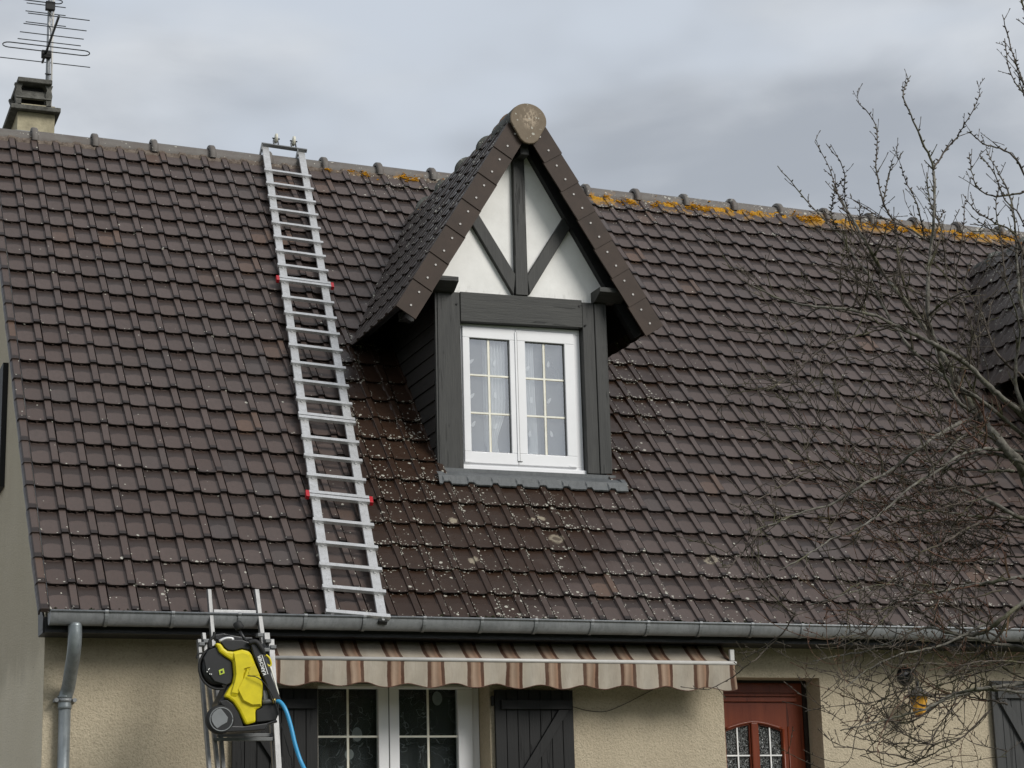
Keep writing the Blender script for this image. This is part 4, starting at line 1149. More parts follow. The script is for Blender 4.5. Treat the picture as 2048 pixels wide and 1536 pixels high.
# ============================================================ GROUND FLOOR WINDOW, SHUTTERS, DOOR
YW1 = .60
win = ringbox(MB(), 2.178, 3.634, -1.42, -.459, .05, .075, .06, .03, YW1 + .005, YW1 + .07).build('window', M_PVC, house, bevel=.004)
for (a, b_, ga, gb) in ((2.205, 2.838, 2.243, 2.752), (2.846, 3.57, 2.930, 3.441)):
    ringbox(MB(), a, b_, -1.37, -.478, ga - a, b_ - gb, .09, .024, YW1 - .018, YW1 + .05).build('sash', M_PVC, win, bevel=.005)
    MB().box(ga, gb, YW1 + .014, YW1 + .02, -1.28, -.502).build('pane', M_GLASS_L, win)
    xm = (ga + gb) / 2; gb_ = MB(); ge = MB()
    zc = atY(800, 1473, YW1).z
    gb_.box(xm - .0085, xm + .0085, YW1 + .005, YW1 + .012, -1.28, -.502)
    gb_.box(ga, xm - .0087, YW1 + .0052, YW1 + .0118, zc - .008, zc + .008); gb_.box(xm + .0087, gb, YW1 + .0052, YW1 + .0118, zc - .008, zc + .008)
    ge.box(xm + .002, xm + .0105, YW1 + .007, YW1 + .0105, -1.279, -.503)
    gb_.build('glazing_bar', M_BAR, win); ge.build('glazing_edge', M_GOLD, win)
    tag_side = 'left' if a < 2.5 else 'right'
    curtain('net_curtain', ga - .03, gb + .03, -1.35, -.48, YW1 + .12, M_CURT_C, 4, .012,
            label='patterned net curtain with pale discs behind the %s casement of the ground floor window' % tag_side, cat='curtain', group='curtains behind the ground floor window')
MB().box(2.838, 2.846, YW1 - .016, YW1 + .02, -1.36, -.48).build('meeting_gap', M_GASKET, win)

def shutter(x0, x1, ztop, zbot, mat, flipx=False, lab=None):
    s_ = empty('shutter', ((x0 + x1) / 2, YW, ztop), parent=house)
    if lab: s_['label'] = lab
    n = 7; w_ = (x1 - x0) / n
    for k in range(n):
        MB().box(x0 + k * w_ + .002, x0 + (k + 1) * w_ - .002, YW - .050, YW - .022, zbot, ztop + rnd.uniform(-.001, .001)).build('plank', mat, s_, bevel=.003)
    bz = ztop - .085
    MB().box(x0 + .05, x1 - .02, YW - .080, YW - .0505, bz - .075, bz).build('batten', mat, s_, bevel=.003)
    q = [(x1 - .05, bz - .08), (x1 - .14, bz - .08), (x0 + .12, zbot + .12), (x0 + .22, zbot + .12)]
    if flipx: q = [(x0 + x1 - a, b_) for a, b_ in q]
    MB().prism(polyY(q, YW - .078), (0, .027, 0)).build('brace', mat, s_, bevel=.003)
    return s_
shutter(3.665, 4.362, -.53, -1.45, M_SHUT, lab='dark wooden shutter folded back right of the ground floor window')
shutter(1.47, 2.165, -.53, -1.45, M_SHUT, True, lab='dark wooden shutter behind the extension ladder')
shutter(8.47, 9.17, -.42, -1.45, M_SHUT_G, True, lab='grey wooden shutter behind the tree branches')
MB().box(3.645, 3.66, YW - .04, YW - .001, -.66, -.58).build('hinge', M_RUBBER, house)

# door
YDo = .60
dl, drr = 5.786, 6.733
door = MB()
MB().box(dl + .002, dl + .045, YDo - .01, YDo + .06, GZ, -.408).box(drr - .045, drr - .002, YDo - .01, YDo + .06, GZ, -.408).box(dl + .045, drr - .045, YDo - .01, YDo + .06, -.43, -.408).build('door_frame', simple('dark_door_frame', (.012, .007, .005), .4), house)
# leaf with two arched lights
gl0, gl1, gr0, gr1 = 5.915, 6.145, 6.238, 6.461
zarc = lambda x: -.792 + .0 - .062 * (abs(x - 6.19) / .28) ** 1.6
zl0, zl1 = -2.7, -.43
leafm = MB()
def strip(x0, x1, zf0, zf1, y0, y1, n=8):
    for k in range(n):
        a, b_ = x0 + (x1 - x0) * k / n, x0 + (x1 - x0) * (k + 1) / n
        leafm.prism([(a, y0, zf0(a)), (b_, y0, zf0(b_)), (b_, y0, zf1(b_)), (a, y0, zf1(a))], (0, y1 - y0, 0))
dlr = 6.685
leafm.box(dl + .045, gl0, YDo, YDo + .04, zl0, zl1)
leafm.box(gr1, dlr, YDo, YDo + .04, zl0, zl1)
leafm.box(gl1, gr0, YDo, YDo + .04, zl0, -.76)
strip(gl0, gr1, lambda x: zarc(x) if not (gl1 < x < gr0) else -.76, lambda x: zl1, YDo, YDo + .04, 24)
leafm.box(gl0, gl1, YDo, YDo + .04, zl0, -1.75); leafm.box(gr0, gr1, YDo, YDo + .04, zl0, -1.75)
door = leafm.build('door', M_DOOR, house)
zz = lambda py: atY(1500, py, YDo).z
for p0, p1, d_ in ((1388, 1393, .016), (1396, 1404, .022)):
    MB().box(dl + .05, dlr - .06, YDo - d_, YDo - .0005, zz(p1), zz(p0)).build('moulding', M_DOOR, door, bevel=.005)
MB().box(dl + .05, dlr - .0, YDo - .008, YDo - .0008, zz(1386), zl1).build('top_rail', M_DOOR, door, bevel=.004)
# moulding arch above the lights
am = MB().tube([(x, YDo - .004, zarc(x) + .022) for x in [gl0 + (gr1 - gl0) * k / 20 for k in range(21)]], .014, 8).build('arch_moulding', M_DOOR, door, smooth=True)
MB().tube([(gr1 + .018, YDo - .004, zarc(gr1) + .02), (gr1 + .018, YDo - .004, -1.76)], .014, 8).tube([(gr1 + .07, YDo - .002, zarc(gr1) + .04), (gr1 + .07, YDo - .002, -1.76)], .008, 8).build('side_moulding', M_DOOR, door, smooth=True)
MB().box(gl1 + .012, gr0 - .012, YDo - .022, YDo - .0005, -1.76, -.775).build('mullion', M_DOOR, door, bevel=.01)
for a, b_ in ((gl0, gl1), (gr0, gr1)):
    MB().prism([(a, YDo + .018, -1.75), (b_, YDo + .018, -1.75), (b_, YDo + .018, zarc(b_) + .01), ((a + b_) / 2, YDo + .018, zarc((a + b_) / 2) + .01), (a, YDo + .018, zarc(a) + .01)], (0, .008, 0)).build('pane', M_CATH, door)
    xm = (a + b_) / 2; zc = zz(1511)
    MB().box(xm - .006, xm + .006, YDo + .004, YDo + .014, -1.75, zarc(xm)).box(a, xm - .0062, YDo + .0042, YDo + .0138, zc - .006, zc + .006).box(xm + .0062, b_, YDo + .0042, YDo + .0138, zc - .006, zc + .006).build('glazing_bar', M_WHITE, door)

# wall lantern
lb_ = atY(1812, 1352, .33); lp = atY(1836, 1385, .15)
lamp = empty('wall_lantern', (lb_.x, YW, lb_.z), 'black wall lantern with a conical shade and amber glass right of the door', 'lamp')
MB().lathe((lb_.x, YW - .002, lb_.z), (0, -1, 0), [(.085, 0), (.085, .012), (.06, .03), (.02, .04)], 20).build('wall_plate', M_BLACK, lamp, smooth=True)
MB().tube(spline([(lb_.x, YW - .03, lb_.z), (lb_.x + .01, YW - .14, lb_.z + .02), (lp.x, YW - .20, lp.z + .10), (lp.x, YW - .20, lp.z + .04)], 5), .012, 8).build('arm', M_BLACK, lamp, smooth=True)
lc = Vector((lp.x, YW - .20, lp.z))
MB().lathe(lc + Vector((0, 0, -.035)), (0, 0, 1), [(.125, 0), (.120, .008), (.07, .045), (.03, .075), (.015, .09)], 20).build('lamp_shade', simple('grey_shade_metal', (.10, .095, .085), .45), lamp, smooth=True)
MB().lathe(lc + Vector((0, 0, -.20)), (0, 0, 1), [(.03, 0), (.055, .02), (.085, .16)], 8).build('lamp_glass', M_AMBER, lamp)
MB().lathe(lc + Vector((0, 0, -.215)), (0, 0, 1), [(.012, 0), (.036, .012)], 12).build('lamp_base', M_BLACK, lamp)
# loose wire on the wall
tag(MB().tube(spline([atY(px, py, YW - .006) for px, py in ((1144, 1413), (1175, 1421), (1210, 1423), (1245, 1410), (1275, 1395), (1320, 1372))], 6), .0028, 5).build('loose_wire', M_WIRE, loc=(4.4, YW, -.6)),
    'thin brown wire sagging across the cream wall between shutter and awning', 'wire')

# ============================================================ EXTENSION LADDER
YT, YB = -.20, -.20
tan_l = math.tan(R_(74))
def LY(z, off=0): return -.19 + (z - .0) / tan_l * 1.0 + off     # plane of the ladder: further out lower down
def lpt(px, py, off=0):
    # point on the ladder plane for a pixel
    Y = -.3
    for _ in range(8):
        p = atY(px, py, Y); Y = LY(p.z, off)
    return atY(px, py, Y)
ext = empty('extension_ladder', (1.5, -1.0, GZ), 'aluminium three-section extension ladder standing against the gutter', 'ladder')
def rail(p0, p1, w_, d_, off, mat=None):
    mat = mat or M_ALU2
    a, b_ = lpt(*p0, off), lpt(*p1, off)
    dd = (a - b_)
    if b_.z > GZ:      # continue to the ground
        b2 = b_ - dd.normalized() * ((b_.z - GZ - .1) / max(.2, dd.normalized().z)); b_ = b2
    m_ = MB(); u = Vector((1, 0, 0)) * w_; v = Vector((0, 1, 0)) * d_
    m_.obox(b_ - u / 2, u, v, a - b_); return m_.build('rail', mat, ext, bevel=.003)
# inner (top) section
rail((419, 1178), (428, 1290), .030, .055, .03); rail((514, 1178), (528, 1290), .034, .055, .03)
# middle and lower sections
rail((408, 1265), (437, 1536), .028, .055, .0); rail((534, 1265), (553, 1536), .044, .055, .0)
rail((399, 1278), (420, 1536), .026, .06, -.05); rail((543, 1278), (558, 1536), .044, .06, -.05)
rail((425, 1300), (448, 1536), .026, .05, .04)
for py, xl, xr_, off in ((1223, 428, 513, .035), (1470, 436, 545, 0), (1478, 428, 548, -.04), (1425, 432, 540, 0), (1350, 420, 530, 0), (1310, 415, 525, 0)):
    a, b_ = lpt(xl, py, off), lpt(xr_, py, off); zc = (a.z + b_.z) / 2
    MB().box(a.x, b_.x, a.y + .01, a.y + .04, zc - .013, zc + .013).build('rung', M_ALU if py < 1300 else M_HOOK, ext, bevel=.003)  # lower rungs get a darker grey, painting in shade beneath the washer
for px, py in ((403, 1288), (412, 1282), (536, 1282), (546, 1294), (520, 1270), (533, 1300)):
    p = lpt(px, py, -.05); MB().box(p.x - .022, p.x + .022, p.y - .02, p.y + .05, p.z - .014, p.z + .014).build('guide_clip', M_HOOK, ext, bevel=.004)

# ============================================================ PRESSURE WASHER
YP = -.86
def zw(px, py, Y=YP): return atY(380 + px / 4.0846, 1160 + py / 4.0846, Y)
pwo = zw(440, 1220)
pw = empty('pressure_washer', (pwo.x, YP, pwo.z), 'yellow and black pressure washer perched on the extension ladder', 'pressure washer')
def slab(nm, pts, y0, y1, mat, bevel=.012, parent=pw, Yp=None):
    P = [zw(a, b_, Yp or YP) for a, b_ in pts]
    return MB().prism([(p.x, y0, p.z) for p in P], (0, y1 - y0, 0)).build(nm, mat, parent, bevel=bevel)
slab('body', [(225, 520), (300, 488), (420, 486), (520, 505), (580, 560), (640, 800), (712, 1010), (720, 1100), (690, 1150), (600, 1172), (430, 1190), (300, 1190), (230, 1000), (262, 960), (310, 860), (330, 780), (300, 650), (220, 600)], YP + .02, YP + .26, M_BLACK, .02)
# yellow shell, crowned: three stacked layers give it a rounded front
ysh = [(200, 518), (245, 518), (274, 560), (302, 582), (350, 587), (420, 570), (475, 582), (505, 615), (532, 690), (562, 770), (590, 850), (588, 940), (574, 1045), (530, 1062), (532, 1165), (450, 1187), (428, 1140), (395, 1070), (352, 1003), (312, 970), (275, 955), (310, 893), (343, 845), (355, 780), (345, 665), (282, 627), (236, 592)]
slab('shell', ysh, YP - .03, YP + .05, M_YEL, .016)
def crown(nm, pts, y0, h, mat, shrink=.62):
    """raised facet with sloping sides"""
    P = [zw(a, b_) for a, b_ in pts]; c_ = sum(P, Vector()) / len(P); n = len(P)
    o_ = [(p.x, y0, p.z) for p in P]; i_ = [((p - c_).x * shrink + c_.x, y0 - h, (p - c_).z * shrink + c_.z) for p in P]
    m_ = MB(); fs = [(i, n + i, n + (i + 1) % n, (i + 1) % n) for i in range(n)] + [tuple(range(n, 2 * n))]
    nr = Vector((0, 0, 0)); V = [Vector(v) for v in i_]
    for i in range(n): nr += V[i].cross(V[(i + 1) % n])
    if nr.y > 0: fs = [f_[::-1] for f_ in fs]
    m_.add(o_ + i_, fs); return m_.build(nm, mat, pw, bevel=.004)
crown('shell_panel', [(452, 720), (520, 745), (570, 800), (582, 860), (575, 1035), (500, 1040), (420, 1000), (370, 900), (420, 800)], YP - .0305, .022, M_YEL, .86)
crown('shell_ridge', [(345, 596), (425, 580), (480, 600), (515, 680), (500, 700), (430, 720), (415, 860), (372, 960), (322, 952), (352, 850), (366, 780), (356, 660)], YP - .0305, .016, M_YEL, .84)
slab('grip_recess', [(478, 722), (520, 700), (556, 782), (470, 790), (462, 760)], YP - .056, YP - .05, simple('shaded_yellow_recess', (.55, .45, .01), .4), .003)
slab('top_cover', [(238, 505), (300, 486), (430, 492), (505, 520), (520, 600), (478, 575), (420, 562), (350, 580), (305, 575), (276, 548), (252, 514)], YP - .012, YP + .16, M_BLACK_S, .014)
# hose drum
hc_ = zw(240, 715)
MB().lathe((hc_.x, YP + .13, hc_.z), (0, -1, 0), [(.085, 0), (.120, .01), (.124, .03), (.112, .04), (.112, .10), (.122, .112), (.116, .122), (.09, .124)], 32).build('hose_drum', M_BLACK_S, pw, smooth=True)
slab('label_sticker', [(232, 738), (272, 722), (280, 762), (240, 778)], YP - .012, YP - .0065, M_LIME, 0)
slab('label_print', [(245, 746), (262, 739), (266, 758), (249, 765)], YP - .0135, YP - .0122, M_BLACK, 0)
dots = MB()
for a, b_ in ((150, 733), (138, 750), (160, 768), (173, 770), (155, 725)):
    p = zw(a, b_); dots.disc((p.x, YP - .0055, p.z), (0, -1, 0), .004, .004, 8)
dots.build('print_dot', M_WHITE, pw)
slab('side_panel', [(230, 545), (280, 630), (340, 668), (350, 780), (335, 840), (300, 860), (200, 830), (130, 740), (110, 640), (150, 570)], YP - .005, YP + .02, M_BLACK_S, .006)
for k in range(3):
    r_ = .150 - k * .012; c_ = zw(245, 712)
    pts = [(c_.x + math.cos(a) * r_ * 1.0, YP + .02 + .03 * k, c_.z + math.sin(a) * r_ * 1.05) for a in [R_(95 + 190 * q / 18) for q in range(19)]]
    MB().tube(pts, .0085, 8).build('high_pressure_hose', M_RUBBER, pw, smooth=True)
# wheel
wc_ = zw(250, 1140)
wh = empty('wheel', (wc_.x, YP - .02, wc_.z), parent=pw)
MB().lathe((wc_.x, YP + .06, wc_.z), (0, -1, 0), [(.07, 0), (.100, .004), (.104, .02), (.104, .06), (.098, .078), (.088, .082)], 36).build('tyre', M_RUBBER, wh, smooth=True)
rim = MB(); n = 36
for k in range(n + 1):
    pass
rim.tube([(wc_.x + math.cos(a) * .083, YP - .023, wc_.z + math.sin(a) * .083) for a in [2 * math.pi * q / 36 for q in range(37)]], .0042, 6).build('rim', M_GREY, wh, smooth=True)
q_ = [(168, 1120), (185, 1085), (215, 1060), (245, 1052), (272, 1085), (303, 1125), (296, 1165), (250, 1190), (215, 1215), (190, 1190), (172, 1155)]
P = [zw(a, b_) for a, b_ in q_]
MB().prism([(p.x, YP - .030, p.z) for p in P], (0, .008, 0)).build('hub_cap', M_GREY, wh, bevel=.002)
MB().disc((wc_.x, YP - .022, wc_.z), (0, -1, 0), .080, .003, 32).build('hub_disc', M_BLACK, wh)
slab('wheel_arch', [(240, 990), (300, 978), (355, 1020), (400, 1090), (430, 1185), (440, 1230), (330, 1235), (345, 1130), (310, 1050), (255, 1020)], YP - .01, YP + .1, M_BLACK, .006)
slab('base', [(200, 1190), (440, 1195), (620, 1170), (705, 1140), (712, 1165), (640, 1180), (610, 1225), (440, 1240), (260, 1245)], YP - .02, YP + .24, M_BLACK, .008)
# right housing with the lance holster and its lettering
slab('holster', [(478, 512), (555, 500), (592, 600), (660, 800), (735, 985), (650, 990), (610, 850), (560, 740), (505, 610)], YP - .045, YP + .04, M_BLACK_S, .008)
slab('front_housing', [(592, 850), (650, 870), (725, 1000), (725, 1090), (700, 1150), (540, 1165), (536, 1066), (580, 1048)], YP - .01, YP + .08, M_BLACK, .008)
slab('switch_panel', [(595, 905), (628, 905), (640, 975), (600, 1000)], YP - .014, YP - .01, M_GREY, .002)
ic = zw(640, 995); MB().tube([ic + Vector((-.05, -.02, -.005)), ic + Vector((.05, -.02, .01))], .018, 12).build('water_inlet', M_HOOK, pw, smooth=True)
ic2 = zw(665, 990); MB().tube([ic2 + Vector((0, -.03, 0)), ic2 + Vector((.02, -.03, .004))], .021, 12).build('inlet_ring', M_GOLD, pw, smooth=True)
fc = bpy.data.curves.new('brand_lettering', 'FONT'); fc.body = 'K\u00c4RCHER'; fc.size = .058; fc.extrude = .0008; fc.align_x = 'LEFT'; fc.offset = .0012
fo = bpy.data.objects.new('brand_lettering', fc); COL.objects.link(fo)
dg = bpy.context.evaluated_depsgraph_get(); tm = bpy.data.meshes.new_from_object(fo.evaluated_get(dg)); bpy.data.objects.remove(fo)
a, b_ = zw(612, 778), zw(562, 618); dv = (b_ - a); dv.y = 0; Lt = dv.length; dv.normalize()
wt = max(v.co.x for v in tm.vertices) - min(v.co.x for v in tm.vertices); sc_ = Lt / wt
upv = Vector((0, -1, 0)).cross(dv)
tm.materials.clear(); tm.materials.append(M_WHITE)
Mt = frame(Vector((a.x, YP - .0465, a.z)), dv * sc_, upv * sc_, Vector((0, -1, 0)) * sc_)
place('lettering', tm, Mt, pw)
MB().obox(Vector((a.x, YP - .0465, a.z)) - upv * .014, dv * Lt, upv * .005, (0, -.001, 0)).build('lettering_bar', M_WHITE, pw)
# trigger gun knob on top, handle, clutter
p0, p1 = zw(400, 405), zw(455, 500)
MB().tube([p1 + Vector((.01, .05, -.05)), p1, p0], [.012, .012, .010], 10).build('lance', M_BLACK, pw, smooth=True)
k0, k1 = zw(378, 340), zw(412, 405)
MB().tube([k0, k0.lerp(k1, .15), k0.lerp(k1, .8), k1], [.020, .032, .036, .026], 14).build('lance_nozzle', M_RUBBER, pw, smooth=True)
slab('carry_handle', [(225, 432), (300, 420), (390, 440), (470, 452), (540, 452), (540, 478), (440, 488), (300, 482), (230, 480)], YP + .10, YP + .16, M_BLACK, .01)
MB().tube(spline([zw(240, 500, YP), zw(290, 478, YP), zw(345, 478, YP), zw(348, 492, YP)], 5), .012, 8).build('silver_fitting', M_ALU, pw, smooth=True)
MB().tube(spline([zw(480, 512, YP - .04), zw(540, 505, YP - .05), zw(585, 560, YP - .05), zw(600, 600, YP - .04)], 5), .018, 8).build('gun_grip', M_RUBBER, pw, smooth=True)
tg_ = MB().tube(spline([zw(605, 618, YP - .02), zw(600, 655, YP - .02), zw(640, 700, YP - .02), zw(662, 690, YP - .02), zw(650, 640, YP - .02), zw(620, 612, YP - .02)], 5), .008, 8); tg_.build('gun_trigger', M_YEL, pw, smooth=True)
MB().tube(spline([zw(655, 705, YP - .02), zw(690, 820, YP - .02), zw(718, 920, YP - .02), zw(726, 980, YP - .02)], 5), .0065, 6).build('spray_lance', M_BAR, pw, smooth=True)
MB().tube(spline([zw(200, 425, YP), zw(190, 465, YP), zw(160, 500, YP), (zw(160, 560, YP))], 5), .011, 8).build('strap', M_RUBBER, pw, smooth=True)
MB().tube(spline([zw(110, 598, YP - .02), zw(70, 605, YP - .02), zw(52, 640, YP - .02)], 5), .007, 8).build('reel_crank', M_RUBBER, pw, smooth=True)

# hoses and cable
tag(MB().tube(spline([zw(690, 985, YP - .02), zw(740, 1000, YP - .05), zw(785, 1070, YP - .08), (zw(825, 1200, YP - .10)), zw(858, 1340, YP - .12), zw(900, 1470, YP - .14), zw(960, 1600, YP - .2), zw(1040, 1800, YP - .3), zw(1100, 2600, YP - .4)], 6), .0155, 12).build('garden_hose', M_BLUE, loc=(1.9, YP, -1.3), smooth=True),
    'light blue garden hose hanging from the pressure washer inlet', 'hose')
tag(MB().tube(spline([zw(470, 782, YP - .07), zw(540, 792, YP - .09), zw(600, 835, YP - .08), zw(660, 920, YP - .07), zw(705, 1030, YP - .06), zw(735, 1140, YP - .06), zw(775, 1290, YP - .06), zw(810, 1420, YP - .06), zw(840, 1560, YP - .06), zw(880, 2500, YP)], 6), .0042, 6).build('power_cable', M_RUBBER, loc=(1.9, YP, -1.3)),
    'thin black power cable trailing from the yellow pressure washer', 'cable')

# ============================================================ TREE
TY = -6.2
tree = empty('fruit_tree', (*atY(2085, 1200, TY).xy, GZ - .5), 'bare leafless fruit tree with mossy grey limbs standing before the right half of the house', 'tree')
limbs = [
    # (pixel polyline, width px start, end, y offset end)
    ([(2075, 520), (2040, 430), (2010, 400), (1985, 340), (1960, 312)], 5, 2.2, .2),
    ([(2075, 300), (2055, 220), (2040, 160), (2030, 118)], 5, 2.4, -.2),
    ([(2075, 250), (2048, 190), (2022, 150), (2008, 78)], 5, 2.4, .3),
    ([(2075, 600), (2050, 520), (2030, 480), (1975, 455), (1940, 428)], 5, 2.0, .4),
    ([(2010, 560), (2000, 470), (1992, 410), (1998, 370)], 4, 2.0, .1),
    ([(1900, 620), (1890, 520), (1880, 450), (1858, 400), (1852, 345)], 4, 1.8, .3),
    ([(1866, 480), (1880, 440), (1888, 420)], 4, 2.0, .1),
    ([(1850, 480), (1838, 420), (1815, 370), (1800, 330)], 4, 1.8, -.2),
    ([(1735, 490), (1722, 440), (1718, 400)], 4, 1.8, .1),
    ([(2075, 1010), (2040, 930), (2000, 885), (1962, 838), (1935, 800), (1905, 745), (1872, 690), (1838, 640), (1800, 590), (1765, 545), (1735, 490), (1700, 430), (1665, 370)], 30, 3.5, .5),
    ([(2075, 960), (2060, 850), (2010, 800), (1975, 770), (1930, 725), (1880, 695), (1840, 675), (1800, 655), (1740, 628), (1680, 617), (1620, 612), (1560, 598), (1500, 570)], 18, 3, -.5),
    ([(2075, 900), (1990, 822), (1930, 780), (1870, 740), (1815, 690), (1770, 620), (1742, 560), (1715, 520), (1680, 470), (1640, 430), (1600, 385), (1555, 332)], 11, 2.2, .9),
    ([(1880, 700), (1858, 650), (1856, 560), (1862, 500), (1869, 420), (1866, 338), (1846, 285), (1822, 230), (1806, 190), (1822, 152)], 12, 2.2, .2),
    ([(1866, 338), (1892, 300), (1915, 272), (1935, 240), (1965, 182)], 5, 1.8, .1),
    ([(1975, 838), (1930, 842), (1880, 868), (1840, 895), (1785, 938), (1730, 968), (1670, 1005), (1610, 1022), (1560, 1042), (1510, 1062)], 12, 2.5, -.7),
    ([(1972, 835), (1940, 860), (1905, 892), (1870, 930), (1848, 962)], 8, 4, -.3),
    ([(1962, 832), (1925, 812), (1900, 775), (1878, 720), (1868, 690)], 10, 6, -.2),
    ([(2060, 905), (1990, 898), (1950, 900), (1910, 915), (1878, 940), (1820, 975), (1770, 1020), (1720, 1055), (1660, 1080), (1610, 1112), (1560, 1140)], 9, 2.5, -.9),
    ([(2060, 930), (2000, 910), (1955, 908), (1910, 925), (1885, 945)], 10, 5, .3),
    ([(2075, 1050), (2020, 1025), (1975, 1002), (1930, 985), (1880, 975), (1830, 965), (1780, 945), (1740, 940), (1700, 925)], 12, 2.2, .4),
    ([(2075, 1150), (2020, 1158), (1960, 1168), (1900, 1178), (1840, 1186), (1790, 1170), (1745, 1172), (1690, 1190), (1620, 1210)], 10, 2.5, -.2),
    ([(1960, 1045), (1920, 1065), (1880, 1090), (1840, 1105), (1810, 1135), (1770, 1170), (1720, 1200)], 6, 2.5, -.5),
    ([(2000, 985), (1950, 1000), (1905, 1010), (1860, 1022), (1810, 1035), (1760, 1055), (1700, 1062)], 5, 2.2, -.2),
    ([(2075, 1300), (2010, 1290), (1950, 1278), (1890, 1262), (1850, 1255), (1800, 1275), (1740, 1300), (1680, 1310), (1625, 1322)], 9, 2.2, .5),
    ([(2075, 1180), (2020, 1225), (1975, 1260), (1940, 1270), (1890, 1265)], 12, 8, .2),
    ([(2075, 1360), (2010, 1372), (1950, 1378), (1900, 1392), (1850, 1418), (1790, 1435), (1730, 1450), (1680, 1462)], 10, 2.2, -.3),
    ([(2075, 1390), (2000, 1380), (1940, 1385), (1880, 1405), (1830, 1440), (1790, 1450)], 8, 3, .1),
    ([(1980, 1420), (1930, 1470), (1880, 1500), (1830, 1522), (1780, 1532), (1720, 1510)], 5, 2, .2),
    ([(1920, 1475), (1870, 1490), (1840, 1520), (1800, 1540)], 4, 2, 0),
    ([(2075, 700), (2045, 620), (2035, 540), (2030, 460), (2022, 400), (2000, 350), (1972, 300)], 11, 2.2, .6),
    ([(2075, 420), (2040, 330), (2008, 300), (1970, 288), (1935, 262)], 7, 2.2, -.3),
    ([(2070, 220), (2040, 150), (2020, 90), (2004, 28)], 6, 2.2, .2),
    ([(2070, 120), (2052, 40), (2040, -20)], 7, 4, 0),
    ([(2062, 380), (2010, 392), (1970, 388), (1948, 360), (1938, 306)], 6, 2.2, .2),
    ([(2070, 560), (2030, 470), (1990, 445), (1955, 425), (1925, 388)], 6, 2, -.2),
    ([(1960, 900), (1948, 800), (1956, 700), (1930, 620), (1912, 560), (1925, 480), (1930, 400)], 7, 2, .3),
    ([(1830, 640), (1800, 540), (1790, 450), (1766, 405), (1752, 330), (1752, 250), (1712, 200)], 7, 2, .3),
    ([(1766, 405), (1778, 350), (1786, 318)], 4, 2, .1),
    ([(1762, 560), (1705, 450), (1680, 400), (1660, 340), (1630, 283)], 5, 1.8, .3),
    ([(1705, 470), (1690, 400), (1686, 335), (1652, 286)], 4, 1.8, -.2),
    ([(1790, 650), (1740, 665), (1680, 680), (1640, 700), (1600, 740), (1560, 765), (1535, 780)], 5, 2, -.3),
    ([(1745, 640), (1680, 620), (1640, 615), (1600, 640), (1550, 662), (1500, 665), (1450, 655)], 5, 2, .4),
    ([(1800, 690), (1740, 720), (1690, 715), (1640, 735)], 4, 2, .1),
    ([(1780, 935), (1700, 885), (1650, 850), (1620, 800), (1590, 740)], 4, 1.8, .3),
    ([(1700, 975), (1640, 930), (1580, 900), (1540, 860)], 4, 1.8, -.2),
    ([(1720, 1165), (1680, 1190), (1630, 1215), (1590, 1230), (1560, 1222)], 4, 1.8, -.2),
    ([(1900, 560), (1860, 520), (1800, 470), (1760, 455), (1700, 440)], 4, 1.8, .2),
    ([(2050, 760), (1990, 700), (1960, 620), (1900, 540), (1850, 470), (1820, 420)], 7, 2, .5),
    ([(2065, 860), (2030, 760), (2040, 660), (2010, 560)], 12, 3, -.4),
]
WPX = 1 / 440.0
bsegs = []        # sampled points for twigs
def limb_pts(pl, yoff, base):
    n = len(pl); out = []
    for k, (x, y) in enumerate(pl):
        f_ = k / (n - 1); out.append(atY(x, y, base + yoff * f_ + .10 * math.sin(k * 1.7 + x)))
    return out
rl = random.Random(5)
for q in range(18):      # more arching shoots in the crowded lower crown
    y0_ = rl.choice([rl.uniform(930, 1120), rl.uniform(1100, 1420)]); x0_ = rl.uniform(1990, 2075); n_k = rl.randint(6, 9)
    ln_ = rl.uniform(120, 380); a_ = rl.uniform(-.35, .45); pl = [(x0_, y0_)]
    for k in range(n_k):
        a_ += rl.uniform(-.28, .22); pl.append((pl[-1][0] - ln_ / n_k * math.cos(a_), pl[-1][1] - ln_ / n_k * math.sin(a_)))
    limbs.append((pl, rl.uniform(4, 8), 2.0, rl.uniform(-.9, .9)))
thin = []
for q in range(54):      # long thin arching shoots
    src = rl.choice([l for l in limbs if max(p_[1] for p_ in l[0]) > 860]); k0 = rl.randint(1, len(src[0]) - 2)
    x0_, y0_ = src[0][k0]; a_ = rl.uniform(-1.3, 1.3); bend = rl.choice([-1, 1]) * rl.uniform(.06, .22); n_k = rl.randint(5, 9); ln_ = rl.uniform(70, 240); pl = [(x0_, y0_)]
    for k in range(n_k):
        a_ += bend + rl.uniform(-.14, .14); pl.append((pl[-1][0] - ln_ / n_k * math.cos(a_), pl[-1][1] - ln_ / n_k * math.sin(a_)))
    thin.append((pl, rl.uniform(3.2, 4.8), 2.0, rl.uniform(-.45, .45)))
limbs += thin
tk = spline([atY(2100, 1700, TY) - Vector((0, 0, .2)), atY(2098, 1400, TY), atY(2090, 1200, TY), atY(2078, 1040, TY), atY(2065, 930, TY), atY(2085, 820, TY - .1), atY(2105, 650, TY - .2)], 5)
tk = [Vector((tk[0].x + .02, tk[0].y, GZ - .7))] + tk
MB().tube(tk, [.10] + [.085 - .045 * k / len(tk) for k in range(len(tk) - 1)], 10).build('trunk', M_BARK, tree, smooth=True)
rt = random.Random(11)
prev = []
def nearest(p):
    best = None
    for q, yy in prev:
        d_ = (q - p).length
        if best is None or d_ < best[0]: best = (d_, yy)
    return best
pix_prev = [((2075, 1010), TY), ((2065, 930), TY), ((2085, 820), TY), ((2090, 1200), TY), ((2075, 700), TY), ((2098, 1400), TY)]
def base_depth(px):
    best = min(pix_prev, key=lambda q: (q[0][0] - px[0]) ** 2 + (q[0][1] - px[1]) ** 2)
    return best[1]
